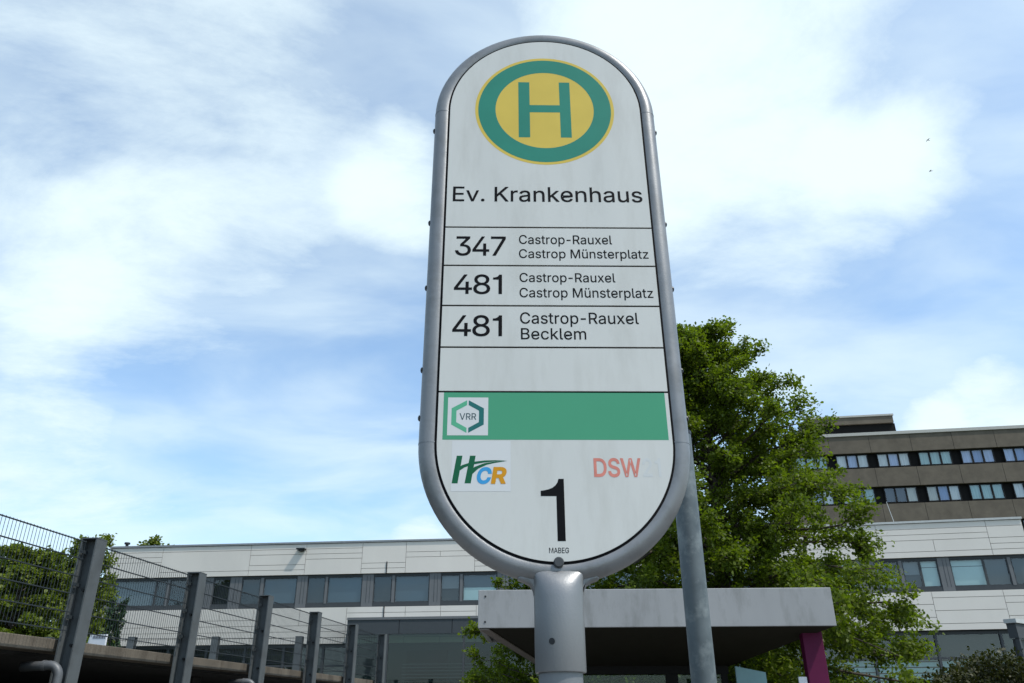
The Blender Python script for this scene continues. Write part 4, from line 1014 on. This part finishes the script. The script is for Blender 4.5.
# where in the sky clouds gather (+) or the blue shows (-): direction, cosine falloff, weight
SPOTS = [
    ((0.245, 0.701, 0.670), 20, 3, 0.56),
    ((0.128, 0.677, 0.725), 12, 3, 0.22),
    ((-0.375, 0.690, 0.619), 20, 4, 0.3),
    ((-0.500, 0.697, 0.514), 12, 3, 0.2),
    ((-0.247, 0.808, 0.535), 12, 3, 0.16),
    ((-0.138, 0.798, 0.586), 6, 1, 0.28),
    ((-0.123, 0.747, 0.653), 3, 0.5, 0.18),
    ((0.478, 0.686, 0.548), 6, 1, 0.3),
    ((0.418, 0.727, 0.545), 6, 1, 0.22),
    ((0.514, 0.810, 0.282), 5.5, 1.5, 0.6),
    ((0.459, 0.839, 0.292), 3, 0.8, 0.4),
    ((-0.116, 0.976, 0.186), 3, 0.8, 0.5),
    ((-0.472, 0.830, 0.298), 12, 3, 0.2),
    ((-0.493, 0.844, 0.211), 10, 3, 0.16),
    ((0.384, 0.784, 0.488), 8, 2, 0.12),
    ((-0.132, 0.700, 0.702), 9, 2, -0.06),
    ((-0.283, 0.890, 0.357), 14, 4, -0.26),
    ((-0.154, 0.897, 0.414), 10, 3, -0.22),
    ((0.502, 0.729, 0.466), 10, 3, -0.16),
    ((0.492, 0.623, 0.608), 9, 3, -0.14),
    ((0.345, 0.843, 0.413), 14, 4, -0.18),
    ((-0.300, 0.931, 0.208), 12, 4, -0.16),
    ((-0.508, 0.648, 0.568), 6, 2, -0.14),
]
acc = None
for d_, r_out, r_in, wgt in SPOTS:
    dp = N.new('ShaderNodeVectorMath'); dp.operation = 'DOT_PRODUCT'
    L.new(tc.outputs['Generated'], dp.inputs[0]); dp.inputs[1].default_value = Vector(d_).normalized()
    v = smooth(dp.outputs['Value'], math.cos(R(r_out)), math.cos(R(r_in)), 0, wgt)
    acc = v if acc is None else math_node('ADD', acc, v)
den1 = math_node('MULTIPLY_ADD', n1, 1.35, math_node('SUBTRACT', acc, .56))
den1 = math_node('MULTIPLY_ADD', n2, .44, den1)
cover = smooth(den1, .16, 1.0)
veil = math_node('MULTIPLY', smooth(n3, .30, .72, .10, .66), 1.0)
cover = math_node('MAXIMUM', cover, veil)
# thick parts turn a little grey below, thin parts stay white
shade = smooth(noise(2.6, 6, .55, (9.1, 4.4, 0), .3), .45, .80)
cc = N.new('ShaderNodeMix'); cc.data_type = 'RGBA'
cc.inputs[6].default_value = (6.45, 7.55, 7.85, 1); cc.inputs[7].default_value = (4.7, 5.9, 7.2, 1)
L.new(math_node('MULTIPLY', shade, .45), cc.inputs[0])
mixc = N.new('ShaderNodeMix'); mixc.data_type = 'RGBA'
L.new(cover, mixc.inputs[0])
sk = N.new('ShaderNodeVectorMath'); sk.operation = 'MULTIPLY'; L.new(sky.outputs[0], sk.inputs[0]); sk.inputs[1].default_value = (1.36, 1.62, 1.72)
L.new(sk.outputs[0], mixc.inputs[6]); L.new(cc.outputs[2], mixc.inputs[7])
L.new(mixc.outputs[2], bg.inputs['Color'])

sun = bpy.data.lights.new('sun', 'SUN'); sun.energy = 3.2; sun.angle = R(.53); sun.color = (1.0, .955, .89)
so = bpy.data.objects.new('sun', sun); COL.objects.link(so); so.location = (8, -4, 20)
so.rotation_euler = (-sdir).to_track_quat('-Z', 'Y').to_euler()

# ------------------------------------------------------------------ camera
TH, RO = R(25.33305), R(-.221295)
fwd = Vector((0, math.cos(TH), math.sin(TH))); up = Vector((0, -math.sin(TH), math.cos(TH))); rt = Vector((1, 0, 0))
r2v = rt * math.cos(RO) + up * math.sin(RO); u2v = up * math.cos(RO) - rt * math.sin(RO)
cam = bpy.data.cameras.new('camera'); cam.lens = 27.5661; cam.sensor_width = 36; cam.clip_end = 4000; cam.clip_start = .05
cam_o = bpy.data.objects.new('camera', cam); COL.objects.link(cam_o)
mm = Matrix((r2v, u2v, -fwd)).transposed().to_4x4(); mm.translation = (0, 0, CAM_H)
cam_o.matrix_world = mm
scene.camera = cam_o

scene.view_settings.view_transform = 'Standard'; scene.view_settings.look = 'None'
scene.view_settings.exposure = 0.25; scene.view_settings.gamma = 1.0; scene.view_settings.use_curve_mapping = False
scene.render.resolution_x = 1024; scene.render.resolution_y = 683
scene.cycles.use_denoising = True
scene.cycles.max_bounces = 6; scene.cycles.transparent_max_bounces = 12
